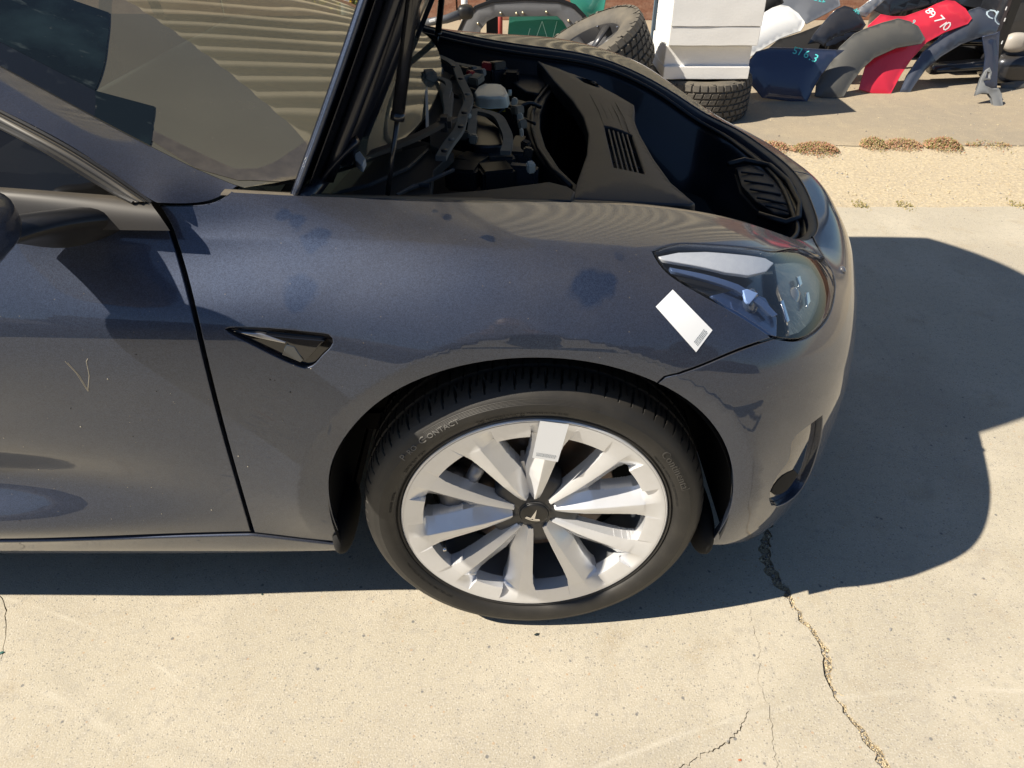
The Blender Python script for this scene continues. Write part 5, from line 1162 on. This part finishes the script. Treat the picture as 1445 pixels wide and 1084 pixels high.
part('plastic_bracket', 'grey plastic pillar bracket standing in the gravel before the black post', 'bracket', [(1397, 96), (1391, 100), (1385, 110), (1376.5, 135), (1386, 132), (1395, 132.5), (1399, 138), (1404.7, 161), (1416.5, 157), (1414, 133), (1410, 125.5), (1401.5, 126), (1391, 121), (1388, 114), (1398, 112), (1400, 102)], mat('bracket_grey', (.17, .18, .19), .6), 4.06, 25, None, thick=.02, bulge=.008, h=.03, holes=[[(1393, 101), (1397, 102), (1396, 110.5), (1390, 110.5)]])
def post(nm, lab, x0, x1, y, z1, m, dp=.05, holes=0):
    a = aty(x0, 40, y)[0]; b_ = aty(x1, 40, y)[0]; o = box(nm, ((a + b_) / 2, y, z1 / 2), (abs(b_ - a), dp, z1), m, None, bev=.004); return tag(o, lab, 'post')
po = post('rack_post', 'tall black steel post at the right with small marks', 1411, 1424, 4.45, 2.2, mat('post_black', (.012, .012, .013), .5))
post('rack_post', 'pale grey metal post beside the black one', 1402, 1411, 5.1, 2.2, mat('post_grey', (.35, .36, .36), .5))
for i, (x, y) in enumerate([(1418, 28), (1420, 12), (1414, 60)]): box('paper_tag', aty(x, y, 4.42), (.007, .004, .022), PAPER, po, bev=.001)
po.children and None
for ch in po.children: pass
sup(aty(1434, 60, 4.6), (.085, .05, .065), .8, mat('mirror_beige', (.40, .37, .33), .4), 'loose_mirror_shell', None); tag(bpy.data.objects['loose_mirror_shell'], 'beige grey mirror shell hanging right of the black post', 'mirror shell')
for i, (x, y, yy, sx, sy, sz, lb) in enumerate([(1432, 95, 4.7, .45, .35, .22, 'black filler for the shade below the beige mirror shell'), (1438, 20, 5.0, .5, .4, .6, 'dark filler for the shade at the top right corner'), (1336, 18, 5.6, 1.2, .4, .7, 'large dark filler for the shade behind the red fender')]):
    p = aty(x, y, yy); o = sup(np.array([p[0], yy, max(sz / 2, p[2])]), (sx / 2, sy / 2, sz / 2), .55, P_B, 'shade_filler_lump', None); tag(o, lb, 'car part')  # dark lumps added to stand for the shade behind the parts
part('dark_trim', 'dark narrow trim lying low at the right edge behind the gravel', 'trim', [(1412, 118), (1450, 112), (1450, 124), (1414, 128)], P_C, 4.5, 30, None, bulge=.01)
# writing on the panels
def scrawl(s, px_, py_, ang, size, y0, t, m, host, flip=False, stretch=1):
    V = np.zeros((0, 3)); F = []; xo = 0
    for ch in s:   # each character drawn by hand: its own tilt, size and baseline
        v_, f_ = text_mesh(ch, size * rng.uniform(.85, 1.2), .0008); wd_ = v_[:, 0].max(); tt = rng.normal(0, .16); v_[:, 0] -= wd_ / 2
        v_ = np.stack([v_[:, 0] * math.cos(tt) - v_[:, 1] * math.sin(tt) + v_[:, 1] * rng.uniform(-.1, .25), v_[:, 0] * math.sin(tt) + v_[:, 1] * math.cos(tt) + rng.normal(0, size * .05), v_[:, 2]], 1); v_[:, 0] += xo + wd_ / 2
        F += [tuple(i + len(V) for i in q) for q in f_]; V = np.concatenate([V, v_]); xo += wd_ + size * .07
    if True: pass
    V = V; L_ = lean(y0, t); n = np.array(L_['n']); p = atp(px_, py_, L_['p0'], n); u = np.array([1., 0, 0]); v = np.cross(n, u); ca, sa = math.cos(R(ang)), math.sin(R(ang))
    from mathutils.bvhtree import BVHTree
    hv, hf = RAW[host.name][:2]; bv = BVHTree.FromPolygons([tuple(q) for q in hv], hf); n = n / np.linalg.norm(n); P = []
    for x, y, z in V:
        q = p + u * (x * stretch * ca - y * sa) + v * (x * stretch * sa + y * ca) + n * .3; hit = bv.ray_cast(Vector(q), Vector(-n)); hh = np.array(hit[0]) if hit[0] is not None else q - n * .3
        P.append(hh + n * (.0012 + z))
    o = meshobj('lettering', P, F, m, host); return o
CY_ = mat('cyan_paint_marker', (.10, .62, .62), .6); WH_ = mat('white_paint_marker', (.85, .82, .84), .6)
hosts = {o['label'][:12]: o for o in bpy.data.objects if o.get('label') and o.parent is None}
H = lambda k: next(o for o in bpy.data.objects if o.parent is None and str(o.get('label', '')).startswith(k))
scrawl('576.3', 1117, 75, -22, .075, 4.16, 22, CY_, H('navy panel with')); scrawl('89710', 1337, 30, 180 - 38, .085, 4.36, 30, WH_, H('bright red')) if 0 else scrawl('89710', 1303, 17, -42, .085, 4.36, 30, WH_, H('bright red'))
scrawl('4B', 1202, 17, -25, .05, 4.42, 38, CY_, H('black fender with')); scrawl('C22', 1144, 4, -5, .06, 4.75, 40, CY_, H('silver grey panel')); scrawl('9', 1286, 33, -20, .04, 4.24, 30, CY_, H('dark charcoal')); 
scrawl('CU', 1385, 22, -30, .12, 4.40, 30, mat('pale_blue_marker', (.45, .55, .62), .6), H('slate blue'))
# tyres with block tread
RUB2 = dusty(mat('old_tyre_rubber', (.06, .058, .055), .75, noise=[(12, (.11, .10, .085), .4, .7, .7)]), lo=-.3, hi=1, amt=.25)
RUBG = mat('tread_groove', (.008, .008, .008), .9)
def offroad_tyre(lab, c, axis, Rr_, W, cat_='tyre', rimm=None):
    t = thing('loose_tyre', lab, cat_, c, None); q = Vector(axis).normalized().to_track_quat('Z', 'Y'); t.rotation_mode = 'QUATERNION'; t.rotation_quaternion = q
    h = W / 2; prof = [(Rr_ * .60, h * .70), (Rr_ * .63, h * .86), (Rr_ * .72, h * 1.0), (Rr_ * .84, h * 1.02), (Rr_ * .91, h * .96), (Rr_ * .945, h * .90), (Rr_ * .965, h * .80)]
    cas = prof + [(Rr_ * .968, 0)] + [(r, -z) for r, z in prof[::-1]]
    o = lathe('casing', cas[::-1], RUB2, t, (0, 0, 0), seg=72, axis='z')
    # tread blocks : 2 shoulder rows and a zigzag middle, each block real
    V = []; F = []
    def block(a0, a1, z0, z1, sk, r0, r1):
        o_ = len(V); e = .004
        for r, d in ((r0, 0), (r1, e)):
            for (a, z) in ((a0 + d / Rr_, z0 + d), (a1 - d / Rr_, z0 + d), (a1 - d / Rr_, z1 - d), (a0 + d / Rr_, z1 - d)):
                aa = a + sk * (z / h); rr_ = r - (.035 * Rr_ * max(0, abs(z) / h - .78) / .22); V.append((rr_ * math.cos(aa), rr_ * math.sin(aa), z))
        F.extend([(o_ + 4, o_ + 5, o_ + 6, o_ + 7)] + [(o_ + i, o_ + (i + 1) % 4, o_ + 4 + (i + 1) % 4, o_ + 4 + i) for i in range(4)])
    n = 44
    for k in range(n):
        a = 2 * math.pi * k / n; da = 2 * math.pi / n
        for sgn in (1, -1):
            block(a + da * .08, a + da * .90, min(sgn * h * .66, sgn * h * .99), max(sgn * h * .66, sgn * h * .99), 0, Rr_ * .955, Rr_ * 1.0)
            block(a + da * .05, a + da * .93, min(sgn * h * .34, sgn * h * .60), max(sgn * h * .34, sgn * h * .60), .12 * sgn, Rr_ * .955, Rr_)
            block(a + da * .05, a + da * .93, min(sgn * h * .03, sgn * h * .29), max(sgn * h * .03, sgn * h * .29), .16, Rr_ * .955, Rr_)
    tb = meshobj('tread_blocks', V, F, RUB2, t); tb['kind'] = 'stuff'
    for k in range(30):
        a = 2 * math.pi * k / 30; box('sidewall_lug', (Rr_ * .90 * math.cos(a), Rr_ * .90 * math.sin(a), h * .985), (.030, .016, .008), RUB2, t, rot=(0, 0, a), bev=.001) if k % 2 == 0 else None
    if rimm:
        lathe('rim', [(Rr_ * .60, h * .72), (Rr_ * .585, h * .74), (Rr_ * .57, h * .60), (Rr_ * .55, h * .2), (Rr_ * .3, -h * .1), (.02, 0)][::-1], rimm, t, (0, 0, 0), seg=60, axis='z')
        for k in range(6):
            a = 2 * math.pi * k / 6; tube('spoke', [(.05 * math.cos(a), .05 * math.sin(a), h * .35), (Rr_ * .56 * math.cos(a), Rr_ * .56 * math.sin(a), h * .60)], [.022, .03], rimm, t, seg=8, square=(1.1, .5))
            tube('rim_bolt', [(Rr_ * .57 * math.cos(a + .3), Rr_ * .57 * math.sin(a + .3), h * .70), (Rr_ * .57 * math.cos(a + .3), Rr_ * .57 * math.sin(a + .3), h * .76)], .007, CHROME, t, seg=8)
    else: lathe('inner_floor', [(Rr_ * .62, -h * .8), (.02, -h * .8)], RUBG, t, (0, 0, 0), seg=40, axis='z')
    return t
offroad_tyre('worn block tread tyre lying flat under the white foam', (1.16, 3.95, .125), (0, 0, 1), .352, .24)
lt = atz(834, 84, .36); offroad_tyre('worn block tread tyre with dark alloy rim tilted on its side behind the car', tuple(lt), (-.45, -.10, .86), .375, .27, 'tyre', mat('rim_dark', (.10, .10, .105), .35, .6))
lo_ = (lt[0] + .12, lt[1] + .35, .12); offroad_tyre('dusty tyre lying flat beneath the tilted tyre', lo_, (0, 0, 1), .34, .24)
# foam blocks
FOAM = mat('white_foam', (.86, .86, .85), .85, noise=[(25, (.80, .80, .78), .45, .7, .6, (1, 1, 8))], bump=(90, .0006, 4))
fl = atz(935, 112, .25); fr_ = atz(1049, 108, .25); yb = 3.71
def zat(py, y): return aty(990, py, y)[2]
lay = [(112, 94.3, 0, 'lowest white foam sheet resting on the flat tyre'), (94, 65.2, .030, 'set back shaded white foam block just above the lowest sheet'), (65, 38, -.028, 'white foam block over the shaded one, its lower edge overhanging'), (37.8, -40, -.031, 'tall top block of white foam')]
for i, (p0_, p1_, dy, lb) in enumerate(lay):
    y = yb + dy; z0 = zat(p0_, y); z1 = zat(p1_, y); xl = fl[0] - .0 + rng.normal(0, .004); xr = fr_[0] + (.0 if i < 2 else .012)
    bm = bmesh.new(); bmesh.ops.create_cube(bm, size=1); bmesh.ops.scale(bm, vec=(xr - xl, .48, z1 - z0), verts=bm.verts); bmesh.ops.bevel(bm, geom=bm.edges[:], offset=.003, segments=2, affect='EDGES')
    bmesh.ops.subdivide_edges(bm, edges=[e for e in bm.edges if e.calc_length() > .05], cuts=9, use_grid_fill=True)
    for v in bm.verts: v.co += Vector((mn.noise(v.co * 9 + Vector((i, 0, 0))), mn.noise(v.co * 9 + Vector((0, i, 5))), mn.noise(v.co * 11 + Vector((9, 0, i))))) * .0022
    o = bmobj('foam_block', bm, FOAM, None, smooth=True); o.location = ((xl + xr) / 2, y + .24, (z0 + z1) / 2); tag(o, lb, 'foam block', 'white foam blocks stacked on the tyre')
# door window frame with bolts
FRM = dusty(mat('frame_grey_plastic', (.12, .125, .135), .6), lo=-.5, amt=.12)
wf = part('window_frame_panel', 'rounded grey window surround with bolts standing behind the far fender', 'window frame', [(640, 80), (648, 46), (656, 28), (672, 12), (696, 4), (740, 1), (786, 3), (806, 9), (820, 22), (832, 44), (842, 70), (830, 100), (810, 90), (808, 52), (794, 30), (786, 23), (700, 24), (688, 30), (677, 44), (672, 85)], FRM, 5.05, 8, None, thick=.03, bulge=.012, h=.04)
rimk = part('rubber_surround', 'x', 'x', [(636, 80), (645, 44), (654, 24), (670, 8), (696, -2), (745, -5), (792, -2), (812, 6), (827, 22), (840, 46), (832, 44), (820, 22), (806, 9), (786, 3), (740, 1), (696, 4), (672, 12), (656, 28), (648, 46), (641, 80)], SEAL, 5.04, 8, None, thick=.05, bulge=0, h=.05)
rimk.parent = wf; del rimk['category']; del rimk['label']
for x, y in [(675, 33), (707, 18.5), (729, 19), (738, 18), (771, 17), (802, 29)]:
    L_ = lean(5.05, 8); p = atp(x, y, L_['p0'], L_['n']); n_ = Vector(L_['n']); tube('bolt', [p, p + np.array(n_) * .05], .010, mat('bolt_brass', (.45, .40, .28), .35, .8) if 'bolt_brass' not in bpy.data.materials else bpy.data.materials['bolt_brass'], wf, seg=8)
part('tinted_glass', 'green tinted pane with white marker lines inside the window surround', 'glass', [(719, 20), (790, 20), (800, 34), (812, 60), (815, 110), (712, 100)], TEALG, 5.16, 8, None, thick=.006, bulge=0, h=.2)
tgl = H('green tinted pane')
for a, b_ in [((748, 40), (742, 62)), ((765, 30), (752, 66)), ((765, 30), (776, 66)), ((786, 30), (777, 66))]: L_ = lean(5.14, 8); tube('marker_line', [atp(*a, L_['p0'], L_['n']), atp(*b_, L_['p0'], L_['n'])], .0025, mat('marker_white', (.5, .7, .62), .6) if 'marker_white' not in bpy.data.materials else bpy.data.materials['marker_white'], tgl, seg=4)
part('windscreen_glass', 'teal green windscreen glass leaning behind the window surround', 'glass', [(790, -30), (860, -30), (852, 14), (836, 26), (818, 22), (806, 4)], mat('teal_glass_solid', (.04, .22, .17), .12, 0, .6), 5.5, 15, None, thick=.01, bulge=.03, h=.06)
o = tube('red_pole', [aty(706, 80, 5.9), aty(706, -10, 5.9)], .02, mat('pole_red', (.30, .04, .03), .6)); tag(o, 'thin red pole seen through the window surround', 'pole')
o = box('dark_gap_strip', aty(697, 40, 6.3), (.14, .03, .8), DEEP); tag(o, 'dark upright strip beside the red pole', 'plank')  # black strip fills the dark gap inside the window surround
o = tube('grey_rod', [aty(596, 33, 4.9), aty(630, 27, 4.9), aty(656, 18, 4.95)], [.026, .030, .036], mat('rod_slate', (.07, .075, .085), .5), None, seg=14); tag(o, 'dark grey rod with small white tag behind the far fender', 'shock absorber')
box('white_tag', aty(610, 29, 4.86), (.05, .01, .02), PAPER, o, rot=(0, -.2, 0)); sup(aty(657, 17, 4.95), (.06, .06, .05), .7, SEAL, 'boot', o)
o = tube('white_pipe', [aty(488, 40, 5.6), aty(486, -30, 5.6)], .035, mat('pipe_white', (.75, .75, .72), .5), None, seg=14); tag(o, 'short white pipe standing beside the yellow flowers', 'pipe')
o = tube('white_pole', [aty(656, 44, 6.2), aty(655, -20, 6.2)], .03, bpy.data.materials['pipe_white'], None, seg=14); tag(o, 'white pole standing at the end of the dark rod', 'pole')
up_ = box('perforated_upright', (aty(927, 20, 4.7)[0], 4.7, .5), (.055, .04, 1.0), mat('upright_blue_grey', (.10, .14, .18), .5), None, bev=.003); tag(up_, 'blue grey perforated rack upright left of the foam', 'upright')
for k in range(8): box('slot_hole', (aty(927, 20, 4.7)[0], 4.679, .15 + k * .10), (.018, .004, .035), DEEP, up_, bev=.001)
def bush(nm, lab, x, y, yy, n, sp, cols, hgt):
    c = aty(x, y, yy); V = []; F = []; fm = []
    for i in range(n):
        q = rng.normal(0, 1, 3) * sp; q[2] = abs(q[2]) ; a, b_ = rng.normal(0, .022, 3), rng.normal(0, .022, 3); o = len(V); V += [q, q + a, q + a + b_, q + b_]; F.append((o, o + 1, o + 2, o + 3)); fm.append(rng.integers(len(cols)))
    for k in range(6): 
        a = rng.normal(0, .05, 2); o = len(V); V += [(0, 0, -c[2]), (.012, 0, -c[2]), (a[0] + .01, a[1], hgt * .5), (a[0], a[1], hgt * .5)]; F.append((o, o + 1, o + 2, o + 3)); fm.append(0)
    o = meshobj(nm, V, F, None, mats=cols, fm=fm); o.location = c; return tag(o, lab, 'plant')
GL = mat('leaf_green', (.07, .11, .03), .7); YL = mat('petal_yellow', (.75, .55, .02), .6)
bush('flowering_plant', 'bright yellow flowering plant at the top behind the windscreen', 476, 2, 5.9, 260, .10, [YL, YL, YL, GL], .3)
bush('small_plant', 'thin green plant beside the white pipe', 503, 16, 6.0, 120, .08, [GL, GL, mat('leaf_dry', (.25, .22, .10), .8)], .25)

rb = np.random.default_rng(21)
for k in range(9):
    x0, y0 = rb.uniform(640, 735), rb.uniform(110, 235); a = atz(x0, y0, .84 - .01 * k); d = rb.normal(0, .10, 3) * [1, 1.6, .3]
    P = curve([a, a + d * .5 + [0, 0, .02], a + d + rb.normal(0, .02, 3)], 12); tube('cable', P, rb.uniform(.003, .0065), SEAL, car, seg=8)
for k, (x, y) in enumerate([(690, 215), (706, 232), (668, 236), (725, 225), (700, 250), (738, 248), (655, 248), (684, 188), (716, 160), (706, 108), (722, 112)]):
    box('bay_module', atz(x, y, .80), (rb.uniform(.03, .08), rb.uniform(.03, .07), .05), GREYP if k % 2 else SEAL, car, rot=(0, 0, rb.uniform(-.5, .5)), bev=.006)
for k, (x, y) in enumerate([(618, 84), (640, 95), (650, 112), (660, 134), (655, 160), (650, 180), (637, 198), (627, 214)]):
    p = atz(x, y, .905 if x < 700 else .846); tube('push_clip', [p, p + np.array([0, 0, .004])], .0065, SEAL if k % 3 else DUSTP, car, seg=10)
for q in ([(575, 268), (600, 258), (640, 240)], [(470, 274), (520, 262), (575, 238), (604, 212)], [(560, 276), (585, 262), (606, 262)]): tube('cowl_ridge', [atz(x, y, .868) for x, y in q], .004, GREYP, car, seg=6)

# ------------------------------------------------------------------ the photographer, holding the phone up behind the lens (seen in the paint)
def skinned(name, verts, edges, radii, m, par=None, sub=2):
    me = bpy.data.meshes.new(name); me.from_pydata(verts, edges, []); o = bpy.data.objects.new(name, me); link(o, par)
    o.modifiers.new('s', 'SKIN'); sv = me.skin_vertices[0].data
    for i, r_ in enumerate(radii): sv[i].radius = (r_, r_) if np.isscalar(r_) else r_
    sv[0].use_root = True; mo = o.modifiers.new('u', 'SUBSURF'); mo.levels = mo.render_levels = sub; me.materials.append(m); return o
pt = thing('person', 'person in dark jacket and jeans standing behind the camera holding up a phone', 'person', (-.05, -1.36, 0))
JK = mat('dark_jacket', (.02, .022, .028), .8); JN = mat('dark_jeans', (.02, .03, .06), .85); SK = mat('skin_tone', (.42, .24, .16), .5); HR = mat('dark_hair', (.02, .015, .01), .6)
skinned('body', [(0, 0, .95), (0, -.01, 1.12), (0, 0, 1.32), (0, .02, 1.43), (0, .03, 1.50), (-.17, 0, 1.40), (-.24, .06, 1.18), (-.12, .26, 1.28), (.17, 0, 1.40), (.24, .06, 1.18), (.12, .26, 1.28), (0, .05, 1.60), (0, .05, 1.68)],
        [(0, 1), (1, 2), (2, 3), (3, 4), (3, 5), (5, 6), (6, 7), (3, 8), (8, 9), (9, 10), (4, 11), (11, 12)], [(.15, .11), (.14, .10), (.17, .11), (.10, .08), .055, .06, .045, .033, .06, .045, .033, (.075, .09), (.07, .085)], JK, pt)
skinned('jeans', [(0, 0, .95), (-.10, 0, .88), (-.11, .02, .50), (-.12, -.02, .10), (-.13, .10, .05), (.10, 0, .88), (.11, .02, .50), (.12, -.02, .10), (.13, .10, .05)], [(0, 1), (1, 2), (2, 3), (3, 4), (0, 5), (5, 6), (6, 7), (7, 8)], [(.16, .12), .085, .06, .045, .04, .085, .06, .045, .04], JN, pt)
fc_ = sup(np.array([0, .075, 1.625]), (.072, .075, .11), .95, SK, 'face', pt); sup(np.array([0, .035, 1.665]), (.082, .085, .09), .95, HR, 'hair', pt)
tube('nose', [(0, .148, 1.64), (0, .172, 1.605)], [.008, .014], SK, pt, seg=8)
for sx in (-1, 1):
    sup(np.array([sx * .028, .140, 1.645]), (.012, .010, .008), .9, PAPER, 'eye', pt, nu=12, nvv=8); sup(np.array([sx * .075, .06, 1.625]), (.010, .02, .03), .9, SK, 'ear', pt, nu=12, nvv=8)
    hd = [(sx * .12, .26, 1.28), (sx * .10, .32, 1.32), (sx * .085, .345, 1.35)]; skinned('hand', hd, [(0, 1), (1, 2)], [.026, (.034, .016), (.030, .013)], SK, pt, 1)
    for k in range(4): skinned('finger', [(sx * .085, .345, 1.338 + k * .017), (sx * .082, .372, 1.340 + k * .017), (sx * .066, .384, 1.340 + k * .017)], [(0, 1), (1, 2)], [.0085, .008, .007], SK, pt, 1)
    skinned('thumb', [(sx * .10, .32, 1.33), (sx * .085, .335, 1.365), (sx * .06, .345, 1.372)], [(0, 1), (1, 2)], [.011, .010, .008], SK, pt, 1)
ph = box('phone', (-.05, -.985, 1.369), (.155, .008, .075), GLOSSB, None, rot=(-R(36.72), 0, 0), bev=.003); tag(ph, 'black phone held sideways in both hands', 'phone')

PALE = mat('scratch_pale', (.34, .31, .25), .8)
for q in ([(92, 510), (108, 527), (122, 549), (124, 552)], [(124, 552), (126, 530), (122, 510), (124, 506)], [(96, 512), (112, 530), (125, 552)]):
    tube('scratch', [onskin(x, y, .0002)[0] for x, y in q], .0005, PALE, car, seg=5)
rq = np.random.default_rng(5)
for k in range(34):
    x, y = rq.uniform(5, 470), rq.uniform(500, 735)
    if x > 350 and y > 640: continue
    p, n = onskin(x, y, .0001); sup(p, (.0011 * rq.uniform(.5, 1.3),) * 3, 1, PALE if k % 3 else SEAL, 'dried_mud_fleck', car, nu=8, nvv=5)
